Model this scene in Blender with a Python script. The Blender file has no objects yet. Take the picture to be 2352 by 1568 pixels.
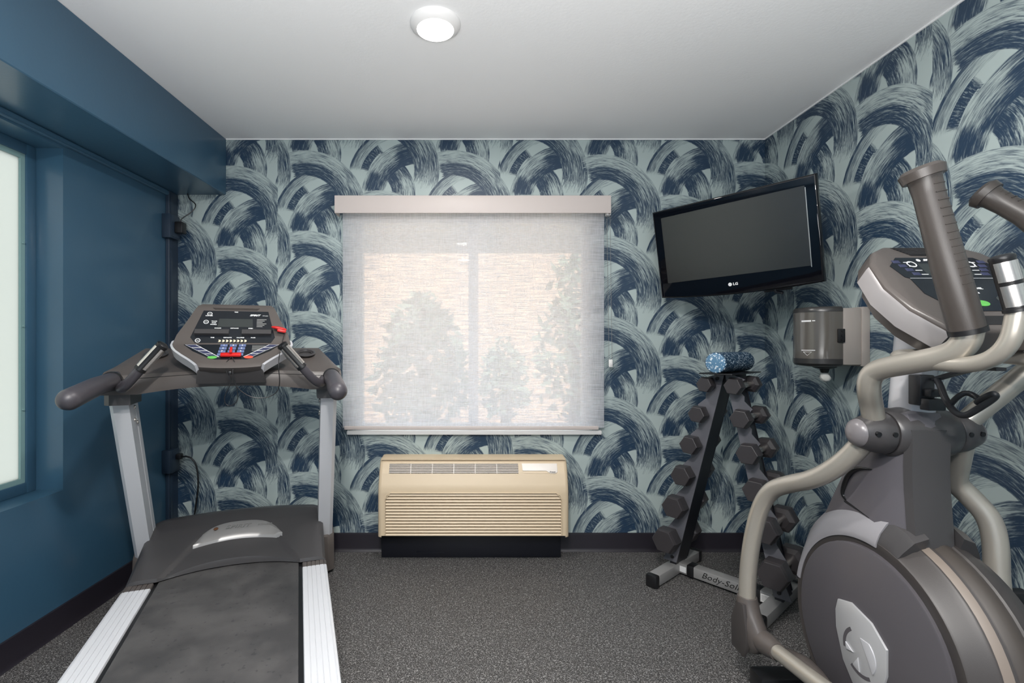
import bpy, bmesh, math, random
from mathutils import Vector, Matrix
D = bpy.data
SC = bpy.context.scene
COL = SC.collection
PI = math.pi
random.seed(7)

# ------------------------------------------------------------------ camera
CAM_H = 1.227
cam_d = D.cameras.new('camera'); cam = D.objects.new('camera', cam_d); COL.objects.link(cam)
cam.location = (0, 0, CAM_H); cam.rotation_euler = (PI/2, 0, 0)
cam_d.sensor_fit = 'HORIZONTAL'; cam_d.sensor_width = 36.0
cam_d.lens = 1133/2352*36.0
cam_d.shift_x = (1176-1088)/2352; cam_d.shift_y = (789-784)/2352
cam_d.clip_start = 0.02
SC.camera = cam

# ------------------------------------------------------------------ view, world, sun, lamps
SC.view_settings.view_transform = 'Standard'; SC.view_settings.look = 'None'
SC.view_settings.gamma = 1.0; SC.view_settings.use_curve_mapping = False
SC.view_settings.exposure = 0.18
SC.cycles.use_denoising = True
SC.cycles.max_bounces = 8; SC.cycles.diffuse_bounces = 5; SC.cycles.glossy_bounces = 4
SC.cycles.transparent_max_bounces = 12
SC.cycles.sample_clamp_indirect = 6.0
SC.cycles.caustics_reflective = False; SC.cycles.caustics_refractive = False

w = D.worlds.new('World'); SC.world = w; w.use_nodes = True
bgn = w.node_tree.nodes['Background']
bgn.inputs['Color'].default_value = (0.80, 0.90, 1.0, 1); bgn.inputs['Strength'].default_value = 4.6

def lamp(name, kind, loc, rot, energy, color=(1,1,1), **kw):
    l = D.lights.new(name, kind); l.energy = energy; l.color = color
    for k, v in kw.items(): setattr(l, k, v)
    o = D.objects.new(name, l); COL.objects.link(o); o.location = loc; o.rotation_euler = rot
    return o
lamp('sun', 'SUN', (0, -4, 8), (math.radians(42), 0, math.radians(-25)), 8.5, (1.0, 0.93, 0.82), angle=0.02)
# added fill panel behind the camera; the front wall has no opening
lamp('front_fill', 'AREA', (0.1, -1.35, 1.35), (PI/2, 0, 0), 7, (0.97, 0.98, 1.0), shape='RECTANGLE', size=3.0, size_y=2.0)
# unseen fill lamp, added to brighten the ceiling from behind the viewpoint
lamp('ceiling_fill', 'AREA', (0.05, -0.25, 1.15), (math.radians(178), 0, 0), 92, (1.0, 0.985, 0.97), shape='RECTANGLE', size=1.6, size_y=0.9)
LAMPS = [(-0.145, 1.867), (-0.145, 0.2), (-0.145, -0.9)]  # only the first is in view; the other two are added fill
for lx, ly in LAMPS:
    lamp('downlight_lamp', 'AREA', (lx, ly, 2.405), (0, 0, 0), 11 if ly > 1 else 46, (1.0, 0.97, 0.93), shape='DISK', size=0.14)

# ------------------------------------------------------------------ materials
def srgb(r, g, b):
    f = lambda c: (c/255/12.92) if c/255 <= 0.04045 else ((c/255+0.055)/1.055)**2.4
    return (f(r), f(g), f(b), 1)
def mat(name, col, rough=0.5, metal=0.0, bump=0.0, bscale=200, spec=0.5, var=0.0, vscale=6, coat=0.0):
    m = D.materials.new(name); m.use_nodes = True; nt = m.node_tree; p = nt.nodes['Principled BSDF']
    p.inputs['Base Color'].default_value = col; p.inputs['Roughness'].default_value = rough
    p.inputs['Metallic'].default_value = metal; p.inputs['Specular IOR Level'].default_value = spec
    if coat: p.inputs['Coat Weight'].default_value = coat; p.inputs['Coat Roughness'].default_value = 0.08
    tc = nt.nodes.new('ShaderNodeTexCoord')
    if bump:
        n = nt.nodes.new('ShaderNodeTexNoise'); n.inputs['Scale'].default_value = bscale; n.inputs['Detail'].default_value = 3
        b = nt.nodes.new('ShaderNodeBump'); b.inputs['Strength'].default_value = bump; b.inputs['Distance'].default_value = 0.002
        nt.links.new(tc.outputs['Object'], n.inputs['Vector']); nt.links.new(n.outputs['Fac'], b.inputs['Height'])
        nt.links.new(b.outputs['Normal'], p.inputs['Normal'])
    if var:
        n = nt.nodes.new('ShaderNodeTexNoise'); n.inputs['Scale'].default_value = vscale; n.inputs['Detail'].default_value = 4
        mx = nt.nodes.new('ShaderNodeMix'); mx.data_type = 'RGBA'
        mx.inputs[6].default_value = tuple(c*(1-var) for c in col[:3])+(1,); mx.inputs[7].default_value = tuple(min(1, c*(1+var)) for c in col[:3])+(1,)
        nt.links.new(tc.outputs['Object'], n.inputs['Vector']); nt.links.new(n.outputs['Fac'], mx.inputs[0]); nt.links.new(mx.outputs[2], p.inputs['Base Color'])
    return m

class NB:
    """small node-tree writer"""
    def __init__(s, m): s.nt = m.node_tree; s.L = s.nt.links.new
    def sock(s, node, i, v):
        if v is None: return
        if hasattr(v, 'is_output'): s.L(v, node.inputs[i])
        else: node.inputs[i].default_value = v
    def m(s, op, a, b=None, c=None, clamp=False):
        n = s.nt.nodes.new('ShaderNodeMath'); n.operation = op; n.use_clamp = clamp
        s.sock(n, 0, a); s.sock(n, 1, b); s.sock(n, 2, c); return n.outputs[0]
    def step(s, x, lo, hi, smooth=True):
        n = s.nt.nodes.new('ShaderNodeMapRange'); n.interpolation_type = 'SMOOTHSTEP' if smooth else 'LINEAR'; n.clamp = True
        s.sock(n, 0, x); s.sock(n, 1, lo); s.sock(n, 2, hi); n.inputs[3].default_value = 0.0; n.inputs[4].default_value = 1.0
        return n.outputs[0]
    def xyz(s, x=0.0, y=0.0, z=0.0):
        n = s.nt.nodes.new('ShaderNodeCombineXYZ'); s.sock(n, 0, x); s.sock(n, 1, y); s.sock(n, 2, z); return n.outputs[0]
    def noise(s, vec, scale, detail=2.0, rough=0.5, dims='2D'):
        n = s.nt.nodes.new('ShaderNodeTexNoise'); n.noise_dimensions = dims
        s.L(vec, n.inputs['Vector']); n.inputs['Scale'].default_value = scale; n.inputs['Detail'].default_value = detail; n.inputs['Roughness'].default_value = rough
        return n.outputs['Fac']
    def mix(s, f, a, b):
        n = s.nt.nodes.new('ShaderNodeMix'); n.data_type = 'RGBA'; s.sock(n, 0, f); s.sock(n, 6, a); s.sock(n, 7, b); return n.outputs[2]
    def mixf(s, f, a, b):
        n = s.nt.nodes.new('ShaderNodeMix'); n.data_type = 'FLOAT'; s.sock(n, 0, f); s.sock(n, 2, a); s.sock(n, 3, b); return n.outputs[0]
    def ramp(s, x, pts):
        n = s.nt.nodes.new('ShaderNodeValToRGB'); cr = n.color_ramp; s.L(x, n.inputs[0])
        while len(cr.elements) < len(pts): cr.elements.new(0.5)
        for e, (p, v) in zip(cr.elements, pts): e.position = p; e.color = (v, v, v, 1)
        return n.outputs[0]

# --- the brush-stroke wallpaper; its UV map counts the pattern in units of 1/387.3 m, v downwards
PX = 387.3
WALLPAPER_BG = srgb(172, 185, 183); WALLPAPER_NAVY = srgb(34, 57, 80)
def wallpaper():
    m = D.materials.new('brushstroke_wallpaper'); m.use_nodes = True
    b = NB(m); nt = m.node_tree; p = nt.nodes['Principled BSDF']
    uv = nt.nodes.new('ShaderNodeUVMap'); uv.uv_map = 'UVMap'
    sp = nt.nodes.new('ShaderNodeSeparateXYZ'); b.L(uv.outputs[0], sp.inputs[0])
    U, V = sp.outputs[0], sp.outputs[1]
    SEAM, W, COLW, ROW = 638.0, 510.9, 170.3, 184.5
    k = b.m('FLOOR', b.m('DIVIDE', b.m('SUBTRACT', U, SEAM), W))
    X = b.m('SUBTRACT', U, b.m('MULTIPLY_ADD', k, W, SEAM+65))
    y0 = 380.0
    for kk, dv in ((0, -35), (1, 102), (2, -76), (3, -19)):
        y0 = b.m('ADD', b.m('MULTIPLY', b.m('GREATER_THAN', k, kk-0.5), float(dv)), y0)
    Y = b.m('SUBTRACT', V, y0)
    col = WALLPAPER_BG
    def stroke(col, parity, c, bb, rin, rout, a0, a1, tone, seed, rag=(0.10, 0.22), freq=(3.2, 24.0), amp=1.0, tilt=None, opac=1.0, radial=False):
        ox, oy = (COLW, ROW/2) if parity else (0.0, 0.0)
        wx = b.m('WRAP', b.m('SUBTRACT', X, bb[0]+ox), COLW, -COLW)
        wy = b.m('WRAP', b.m('SUBTRACT', Y, bb[1]+oy), ROW/2, -ROW/2)
        dx = b.m('ADD', wx, bb[0]-c[0]); dy = b.m('SUBTRACT', c[1]-bb[1], wy)
        r = b.m('SQRT', b.m('ADD', b.m('MULTIPLY', dx, dx), b.m('MULTIPLY', dy, dy)))
        ang = b.m('ARCTAN2', dx, dy)
        t = b.m('DIVIDE', b.m('SUBTRACT', r, rin), rout-rin)
        A0, A1 = math.radians(a0), math.radians(a1)
        vec = b.xyz(b.m('MULTIPLY', ang, freq[0]*(7 if radial else 1)), b.m('MULTIPLY', t, freq[1]*(0.10 if radial else 1)), 0.0)
        vadd = nt.nodes.new('ShaderNodeVectorMath'); b.L(vec, vadd.inputs[0]); vadd.inputs[1].default_value = (seed*7.3, seed*3.1, 0)
        n1 = b.noise(vadd.outputs[0], 1.0, 4.0, 0.68)
        n2 = b.noise(vadd.outputs[0], 2.7, 2.0, 0.6)
        st = b.step(n1, 0.33, 0.67, False)
        fine = b.m('SUBTRACT', n2, 0.5)
        # where the stroke is
        s0 = b.m('ADD', ang, b.m('MULTIPLY', b.m('SUBTRACT', st, 0.5), -rag[0]))
        mk = b.m('MULTIPLY', b.step(s0, A0-0.02, A0+0.05), b.m('SUBTRACT', 1.0, b.step(b.m('ADD', ang, b.m('MULTIPLY', b.m('SUBTRACT', st, 0.5), rag[1])), A1-0.06, A1+0.03)))
        tt = b.m('ADD', t, b.m('MULTIPLY', fine, 0.05))
        mk = b.m('MULTIPLY', mk, b.m('MULTIPLY', b.step(tt, -0.015, 0.02), b.m('SUBTRACT', 1.0, b.step(tt, 0.985, 1.015))))
        # how dark it is there: two profiles across the brush, blended along the arc
        base = b.ramp(t, tone[0])
        if len(tone) > 1:
            base = b.mixf(b.step(ang, math.radians(tone[2][0]), math.radians(tone[2][1])), base, b.ramp(t, tone[1]))
        if len(tone) > 3:
            base = b.mixf(b.step(ang, math.radians(tone[4][0]), math.radians(tone[4][1])), base, b.ramp(t, tone[3]))
        d = b.m('ADD', b.m('MULTIPLY_ADD', base, 1.05, 0.10), b.m('MULTIPLY', b.m('SUBTRACT', st, 0.5), amp))
        d = b.step(b.m('ADD', d, b.m('MULTIPLY', fine, 0.8)), 0.0, 1.0)
        ink = b.mix(d, WALLPAPER_BG, WALLPAPER_NAVY)
        if opac < 1: mk = b.m('MULTIPLY', mk, b.m('ADD', b.m('MULTIPLY', d, 1-opac), opac))
        return b.mix(mk, col, ink)
    for par in (0, 1):   # small inner arc, right side
        col = stroke(col, par, (-22, 195), (28, 172), 50, 103, 12, 112,
            ([(0, .95), (.42, .9), (.6, .45), (.8, .75), (1, .9)], [(0, .85), (.4, .55), (.55, .22), (.8, .2), (1, .55)], (48, 78)), 1+par, amp=.8)
    for par in (0, 1):   # arc leaning from lower left up to the right
        col = stroke(col, par, (85, 200), (20, 140), 76, 129, -84, 10,
            ([(0, .25), (.25, .7), (.5, .95), (.8, .85), (.9, .3), (1, .3)], [(0, .9), (.22, .85), (.4, .45), (.65, .25), (1, .22)], (-66, -54),
             [(0, 1.0), (.6, .95), (.75, .55), (.9, .6), (1, .65)], (-34, -20)), 3+par, rag=(.12, .1), amp=.75, opac=.9)
    for par in (0, 1):   # pale streaks on the left with a dark outer rim
        col = stroke(col, par, (55, 165), (10, 92), 103, 130, -76, -3,
            ([(0, .16), (.3, .3), (.55, .42), (.78, .45), (.84, .8), (.93, .85), (1, .6)], [(0, .06), (.35, .1), (.6, .2), (.86, .45), (1, .4)], (-40, -18)), 5+par, amp=.6)
        col = stroke(col, par, (55, 165), (-5, 105), 86, 104, -74, -35,
            ([(0, .75), (.5, .8), (1, .9)],), 7+par, rag=(.06, .06), freq=(6.0, 14), amp=.9, radial=True)
    for par in (0, 1):   # the big arc over everything
        col = stroke(col, par, (-2, 138), (48, 88), 80, 138, -19, 105,
            ([(0, .9), (.12, .82), (.3, .72), (.46, .78), (.56, .25), (.75, .2), (1, .16)], [(0, .85), (.18, .72), (.4, .62), (.5, .4), (.62, .28), (1, .22)], (18, 46),
             [(0, .7), (.25, .62), (.5, .5), (.8, .58), (1, .55)], (48, 76)), 9+par, rag=(.12, .5), amp=.75)
    b.L(col, p.inputs['Base Color'])
    p.inputs['Roughness'].default_value = 0.42; p.inputs['Specular IOR Level'].default_value = 0.45
    # paper seams: a hair-line of relief
    fr = b.m('ABSOLUTE', b.m('SUBTRACT', b.m('FRACT', b.m('DIVIDE', b.m('SUBTRACT', U, SEAM-W/2), W)), 0.5))
    bp = nt.nodes.new('ShaderNodeBump'); bp.inputs['Strength'].default_value = 0.4; bp.inputs['Distance'].default_value = 0.001
    b.L(b.step(fr, 0.0, 0.0016), bp.inputs['Height']); b.L(bp.outputs[0], p.inputs['Normal'])
    return m

def rubber_floor():
    m = D.materials.new('speckled_rubber'); m.use_nodes = True; b = NB(m); nt = m.node_tree; p = nt.nodes['Principled BSDF']
    tc = nt.nodes.new('ShaderNodeTexCoord'); P = tc.outputs['Object']
    ws = nt.nodes.new('ShaderNodeTexNoise'); ws.inputs['Scale'].default_value = 60; b.L(P, ws.inputs['Vector'])
    va = nt.nodes.new('ShaderNodeVectorMath'); va.operation = 'MULTIPLY_ADD'; b.L(ws.outputs['Color'], va.inputs[0]); va.inputs[1].default_value = (.02, .02, 0); b.L(P, va.inputs[2])
    n1 = b.noise(va.outputs[0], 150, 2.0, 0.6, '3D'); n2 = b.noise(P, 330, 1.0, 0.5, '3D'); n3 = b.noise(P, 40, 2, .5, '3D')
    f1 = b.step(n1, .55, .62); f2 = b.step(n2, .585, .64)
    f = b.m('MAXIMUM', b.m('MULTIPLY', f1, .62), b.m('MULTIPLY', f2, .85))
    colr = b.mix(f, b.mix(n3, (.016, .015, .015, 1), (.032, .030, .030, 1)), (.40, .39, .38, 1))
    b.L(colr, p.inputs['Base Color']); p.inputs['Roughness'].default_value = .62
    bp = nt.nodes.new('ShaderNodeBump'); bp.inputs['Strength'].default_value = .35; bp.inputs['Distance'].default_value = .002
    b.L(n1, bp.inputs['Height']); b.L(bp.outputs[0], p.inputs['Normal'])
    return m

def shade_fabric():
    m = D.materials.new('woven_shade_fabric'); m.use_nodes = True; b = NB(m); nt = m.node_tree
    nt.nodes.remove(nt.nodes['Principled BSDF']); out = nt.nodes['Material Output']
    tc = nt.nodes.new('ShaderNodeTexCoord')
    mp = nt.nodes.new('ShaderNodeMapping'); mp.inputs['Scale'].default_value = (9, 9, 260); b.L(tc.outputs['Object'], mp.inputs[0])
    mq = nt.nodes.new('ShaderNodeMapping'); mq.inputs['Scale'].default_value = (240, 9, 14); b.L(tc.outputs['Object'], mq.inputs[0])
    n = b.m('ADD', b.m('MULTIPLY', b.noise(mp.outputs[0], 1, 3, .6, '3D'), .7), b.m('MULTIPLY', b.noise(mq.outputs[0], 1, 2, .5, '3D'), .3))
    df = nt.nodes.new('ShaderNodeBsdfDiffuse'); df.inputs[0].default_value = (.74, .74, .76, 1)
    tl = nt.nodes.new('ShaderNodeBsdfTranslucent'); tl.inputs[0].default_value = (.80, .80, .83, 1)
    tr = nt.nodes.new('ShaderNodeBsdfTransparent'); tr.inputs[0].default_value = (1, 1, 1, 1)
    m1 = nt.nodes.new('ShaderNodeMixShader'); m1.inputs[0].default_value = .60; b.L(df.outputs[0], m1.inputs[1]); b.L(tl.outputs[0], m1.inputs[2])
    m2 = nt.nodes.new('ShaderNodeMixShader'); b.L(b.m('MULTIPLY', b.step(n, .30, .68, False), .66), m2.inputs[0]); b.L(m1.outputs[0], m2.inputs[1]); b.L(tr.outputs[0], m2.inputs[2])
    b.L(m2.outputs[0], out.inputs[0]); return m

def frosted():
    m = D.materials.new('frosted_glass'); m.use_nodes = True; b = NB(m); nt = m.node_tree
    nt.nodes.remove(nt.nodes['Principled BSDF']); out = nt.nodes['Material Output']
    tl = nt.nodes.new('ShaderNodeBsdfTranslucent'); tl.inputs[0].default_value = (.41, .415, .39, 1)
    gl = nt.nodes.new('ShaderNodeBsdfGlossy'); gl.inputs['Roughness'].default_value = .25
    mx = nt.nodes.new('ShaderNodeMixShader'); mx.inputs[0].default_value = .06; b.L(tl.outputs[0], mx.inputs[1]); b.L(gl.outputs[0], mx.inputs[2])
    b.L(mx.outputs[0], out.inputs[0]); return m
def clear_glass():
    m = D.materials.new('window_glass'); m.use_nodes = True; b = NB(m); nt = m.node_tree
    nt.nodes.remove(nt.nodes['Principled BSDF']); out = nt.nodes['Material Output']
    tr = nt.nodes.new('ShaderNodeBsdfTransparent'); tr.inputs[0].default_value = (.92, .95, .95, 1)
    gl = nt.nodes.new('ShaderNodeBsdfGlossy'); gl.inputs['Roughness'].default_value = .02
    mx = nt.nodes.new('ShaderNodeMixShader'); mx.inputs[0].default_value = .06; b.L(tr.outputs[0], mx.inputs[1]); b.L(gl.outputs[0], mx.inputs[2])
    b.L(mx.outputs[0], out.inputs[0]); return m
def glow(name, col, s):
    m = D.materials.new(name); m.use_nodes = True; nt = m.node_tree; p = nt.nodes['Principled BSDF']
    p.inputs['Base Color'].default_value = (.9, .9, .9, 1); p.inputs['Emission Color'].default_value = col; p.inputs['Emission Strength'].default_value = s
    return m
def belt_mat():
    m = mat('belt_rubber', srgb(70, 69, 70), .6); b = NB(m); nt = m.node_tree; p = nt.nodes['Principled BSDF']
    tc = nt.nodes.new('ShaderNodeTexCoord'); P = tc.outputs['Object']
    sm = b.noise(P, 5, 3, .6, '3D'); sp = b.noise(P, 45, 2, .5, '3D')
    dk = b.m('MULTIPLY', b.step(sp, .64, .70), .5)
    cc = b.mix(b.step(sm, .3, .7), srgb(60, 59, 60), srgb(82, 80, 80)); cc = b.mix(dk, cc, srgb(38, 38, 42))
    b.L(cc, p.inputs['Base Color'])
    wv = nt.nodes.new('ShaderNodeTexVoronoi'); wv.inputs['Scale'].default_value = 420; b.L(P, wv.inputs['Vector'])
    bp = nt.nodes.new('ShaderNodeBump'); bp.inputs['Strength'].default_value = .35; bp.inputs['Distance'].default_value = .001
    b.L(wv.outputs['Distance'], bp.inputs['Height']); b.L(bp.outputs[0], p.inputs['Normal']); return m
def speckled(name, base, dot):
    m = mat(name, base, .55); b = NB(m); nt = m.node_tree; p = nt.nodes['Principled BSDF']
    tc = nt.nodes.new('ShaderNodeTexCoord'); n = b.noise(tc.outputs['Object'], 130, 1, .5, '3D')
    b.L(b.mix(b.step(n, .58, .63), base, dot), p.inputs['Base Color']); return m

M = dict(
    paper=wallpaper(), floor=rubber_floor(), fabric=shade_fabric(), frost=frosted(), glass=clear_glass(),
    ceil=mat('ceiling_paint', srgb(236, 236, 236), .85, bump=.25, bscale=90),
    blue=mat('blue_paint', srgb(52, 84, 106), .30, bump=.12, bscale=60, var=.06, coat=.2),
    base=mat('black_rubber_base', srgb(34, 31, 38), .38),
    white=mat('white_plastic', srgb(232, 230, 228), .4), winframe=mat('window_vinyl', srgb(225, 227, 230), .4),
    fascia=mat('shade_fascia', srgb(204, 193, 188), .5, bump=.05, bscale=300),
    cream=mat('cream_plastic', srgb(211, 191, 162), .42, bump=.06, bscale=500), cream2=mat('pale_cream_plastic', srgb(232, 224, 216), .4),
    dark=mat('dark_gap', srgb(20, 20, 22), .7), acvoid=mat('vent_inside', srgb(140, 132, 124), .6),
    navy=mat('sleeve_black', srgb(18, 20, 28), .3),
    gun=mat('gunmetal_plastic', srgb(84, 78, 75), .32, bump=.08, bscale=500), gun2=mat('dark_gunmetal_plastic', srgb(66, 64, 65), .34, bump=.08, bscale=500),
    neckg=mat('neck_grey', srgb(90, 87, 92), .34, bump=.05, bscale=400), shroud=mat('grey_shroud', srgb(62, 58, 57), .46, bump=.05, bscale=400), disc=mat('disc_grey', srgb(80, 77, 81), .36, bump=.06, bscale=400),
    silver=mat('silver_paint', srgb(196, 196, 200), .32, .25), alu=mat('brushed_aluminium', srgb(214, 215, 219), .36, .12),
    plate=mat('satin_silver', srgb(184, 184, 186), .32, .3), stripe=mat('stripe_taupe', srgb(122, 111, 102), .5),
    tube=mat('champagne_tube', srgb(178, 172, 162), .3, .55), chrome=mat('chrome', srgb(205, 200, 195), .26, .9),
    foam=mat('black_grip', srgb(60, 55, 52), .36, bump=.1, bscale=700), handrail=mat('handrail_foam', srgb(68, 65, 70), .4, bump=.08, bscale=600),
    blk=mat('black_metal', srgb(24, 25, 32), .38), blkp=mat('black_plastic', srgb(22, 22, 24), .35), gloss=mat('piano_black', srgb(8, 9, 14), .04, spec=.5),
    screen=mat('screen_black', srgb(13, 13, 13), .26, spec=1.0), panel=mat('console_black', srgb(22, 26, 32), .25), lcd=mat('lcd_grey', srgb(52, 56, 56), .2),
    red=mat('red_plastic', srgb(196, 30, 28), .35), green=mat('green_key', srgb(96, 176, 84), .4), orange=mat('red_key', srgb(224, 84, 62), .4),
    ink=mat('white_print', srgb(225, 225, 225), .5), grey_ink=mat('grey_print', srgb(130, 130, 128), .5), keyblue=mat('key_blue', srgb(96, 110, 150), .4), blackink=mat('black_print', srgb(14, 14, 14), .5),
    belt=belt_mat(), hex=mat('dumbbell_rubber', srgb(54, 51, 53), .36, bump=.05, bscale=500), saddle=mat('saddle_grey', srgb(96, 96, 102), .38), footgrey=mat('rack_silver', srgb(150, 149, 148), .35, .3),
    smoke=mat('smoked_plastic', srgb(88, 84, 79), .2, coat=.4), smoke2=mat('dark_smoked_plastic', srgb(50, 49, 49), .28), taupe=mat('taupe_plastic', srgb(160, 152, 146), .45),
    paperw=mat('tissue', srgb(232, 230, 224), .9), roller=speckled('roller_foam', srgb(28, 62, 88), srgb(190, 205, 215)), rollerend=speckled('roller_end', srgb(82, 122, 152), srgb(205, 216, 222)),
    boxblue=mat('painted_box', srgb(36, 50, 66), .4), yellow=mat('yellow_wire', srgb(220, 170, 30), .5), cage=mat('cage_black', srgb(26, 28, 32), .4),
    lens=glow('lit_lens', (1, .98, .95, 1), 9.0),
    leaf=mat('leaves', srgb(120, 134, 116), .6, var=.5, vscale=3), trunk=mat('bark', srgb(96, 82, 70), .8), dirt=mat('ground', srgb(190, 172, 150), .9, var=.2, vscale=2), stucco=mat('stucco', srgb(205, 200, 195), .9), bronze=mat('emblem_copper', srgb(190, 130, 90), .3, .8),
)

# ------------------------------------------------------------------ mesh helpers
class MB:
    def __init__(s): s.bm = bmesh.new()
    def poly(s, vs, faces):
        v = [s.bm.verts.new(p) for p in vs]
        for f in faces:
            try: s.bm.faces.new([v[i] for i in f])
            except ValueError: pass
        return s
    def box(s, lo, hi, bev=0.0, seg=2, rot=None, cen=None):
        (x0, y0, z0), (x1, y1, z1) = lo, hi
        r = bmesh.ops.create_cube(s.bm, size=1.0); vs = r['verts']
        for v in vs: v.co = Vector((x0+(v.co.x+.5)*(x1-x0), y0+(v.co.y+.5)*(y1-y0), z0+(v.co.z+.5)*(z1-z0)))
        if bev:
            es = list({e for v in vs for e in v.link_edges})
            rb = bmesh.ops.bevel(s.bm, geom=es, offset=bev, segments=seg, profile=.5, affect='EDGES')
            vs = list({v for v in rb['verts']} | {v for v in vs if v.is_valid})
        if rot is not None:
            c = Vector(cen) if cen is not None else Vector(((x0+x1)/2, (y0+y1)/2, (z0+z1)/2))
            for v in vs: v.co = c + rot @ (v.co-c)
        return s
    def rings(s, rings, cap=True, closed=True):
        R = [[s.bm.verts.new(p) for p in r] for r in rings]; n = len(R[0])
        for a, b in zip(R, R[1:]):
            for i in range(n if closed else n-1):
                j = (i+1) % n
                try: s.bm.faces.new((a[i], a[j], b[j], b[i]))
                except ValueError: pass
        if cap and closed:
            for r in (R[0][::-1], R[-1]):
                try: s.bm.faces.new(r)
                except ValueError: pass
        return s
    def tube(s, pts, rad, n=16, smooth=0, cap=True, round_end=False, flat=1.0):
        P = [Vector(p) for p in pts]; rr = list(rad) if hasattr(rad, '__len__') else [rad]*len(P)
        for _ in range(smooth):     # corner cutting
            Q = [P[0]]; q = [rr[0]]
            for i in range(len(P)-1):
                Q += [P[i].lerp(P[i+1], .25), P[i].lerp(P[i+1], .75)]; q += [rr[i]*.75+rr[i+1]*.25, rr[i]*.25+rr[i+1]*.75]
            P = Q+[P[-1]]; rr = q+[rr[-1]]
        if round_end:
            for end in (0, -1):
                d = (P[0]-P[1]).normalized() if end == 0 else (P[-1]-P[-2]).normalized(); r0 = rr[end]; b = P[end].copy()
                ex = [(b+d*r0*math.sin(a), r0*math.cos(a)) for a in (.5, .9, 1.25, 1.5)]
                if end == 0: P = [e[0] for e in ex[::-1]]+P; rr = [e[1] for e in ex[::-1]]+rr
                else: P = P+[e[0] for e in ex]; rr = rr+[e[1] for e in ex]
        T = [(P[min(i+1, len(P)-1)]-P[max(i-1, 0)]).normalized() for i in range(len(P))]
        up = Vector((0, 0, 1)) if abs(T[0].z) < .9 else Vector((0, 1, 0))
        N = (up - T[0]*up.dot(T[0])).normalized(); rs = []
        for p, t, r in zip(P, T, rr):
            N = (N - t*N.dot(t)).normalized(); B = t.cross(N)
            rs.append([p+N*math.cos(2*PI*i/n)*r*flat+B*math.sin(2*PI*i/n)*r for i in range(n)])
        return s.rings(rs, cap)
    def cyl(s, a, b, ra, rb=None, n=24): return s.tube([a, b], [ra, rb if rb is not None else ra], n)
    def prism(s, pts, depth, frame=None, bev=0.0, seg=2):
        """outline (a,b) extruded by depth along n; frame=(origin, ex, ey, n)"""
        o, ex, ey, nn = frame if frame else (Vector((0, 0, 0)), Vector((1, 0, 0)), Vector((0, 1, 0)), Vector((0, 0, 1)))
        o, ex, ey, nn = Vector(o), Vector(ex), Vector(ey), Vector(nn)
        A = [s.bm.verts.new(o+ex*p[0]+ey*p[1]) for p in pts]; Bv = [s.bm.verts.new(o+ex*p[0]+ey*p[1]+nn*depth) for p in pts]
        n = len(A); fs = [s.bm.faces.new(A[::-1]), s.bm.faces.new(Bv)]
        for i in range(n): fs.append(s.bm.faces.new((A[i], A[(i+1) % n], Bv[(i+1) % n], Bv[i])))
        if bev:
            bmesh.ops.recalc_face_normals(s.bm, faces=fs)
            es = [e for e in fs[1].edges]
            bmesh.ops.bevel(s.bm, geom=es, offset=bev, segments=seg, profile=.5, affect='EDGES')
        return s
    def lathe(s, prof, o, ax, n=48, a0=0.0, a1=2*PI, cap=False):
        """prof = [(along axis, radius)]"""
        o = Vector(o); ax = Vector(ax).normalized(); u = Vector((0, 0, 1)) if abs(ax.z) < .9 else Vector((0, 1, 0))
        u = (u-ax*u.dot(ax)).normalized(); v = ax.cross(u); rs = []
        full = abs(a1-a0-2*PI) < 1e-6; m = n if full else n+1
        for h, r in prof:
            r = max(r, 1e-5); rs.append([o+ax*h+u*math.cos(a0+(a1-a0)*i/n)*r+v*math.sin(a0+(a1-a0)*i/n)*r for i in range(m)])
        return s.rings(rs, cap, full)
    def blob(s, c, r, sub=2):
        q = bmesh.ops.create_icosphere(s.bm, subdivisions=sub, radius=1.0)
        for v in q['verts']: v.co = Vector((c[0]+v.co.x*r[0], c[1]+v.co.y*r[1], c[2]+v.co.z*r[2]))
        return s
    def text(s, txt, size, frame, align='CENTER', depth=.0006, shear=0.0, sx=1.0, bold=0.0):
        cu = D.curves.new('t', 'FONT'); cu.body = txt; cu.size = size; cu.align_x = align; cu.align_y = 'CENTER'; cu.extrude = depth; cu.shear = shear; cu.offset = bold
        cu.resolution_u = 2
        ob = D.objects.new('t', cu); COL.objects.link(ob); bpy.context.view_layer.update()
        me = D.meshes.new_from_object(ob.evaluated_get(bpy.context.evaluated_depsgraph_get()))
        o, ex, ey, nn = [Vector(q) for q in frame]
        n0 = len(s.bm.verts); s.bm.from_mesh(me); s.bm.verts.ensure_lookup_table()
        for v in s.bm.verts[n0:]: v.co = o+ex*v.co.x*sx+ey*v.co.y+nn*(v.co.z+depth)
        D.objects.remove(ob); D.curves.remove(cu); D.meshes.remove(me); return s
    def done(s, name, m, parent=None, smooth=40, off=None):
        bmesh.ops.recalc_face_normals(s.bm, faces=s.bm.faces)
        me = D.meshes.new(name); s.bm.to_mesh(me); s.bm.free()
        if off is not None: me.transform(Matrix.Translation(-Vector(off)))
        for mm in (m if isinstance(m, (list, tuple)) else [m]): me.materials.append(mm)
        if smooth:
            me.polygons.foreach_set('use_smooth', [True]*len(me.polygons)); me.set_sharp_from_angle(angle=math.radians(smooth))
        o = D.objects.new(name, me); COL.objects.link(o)
        if parent is not None: o.parent = parent
        return o

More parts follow.
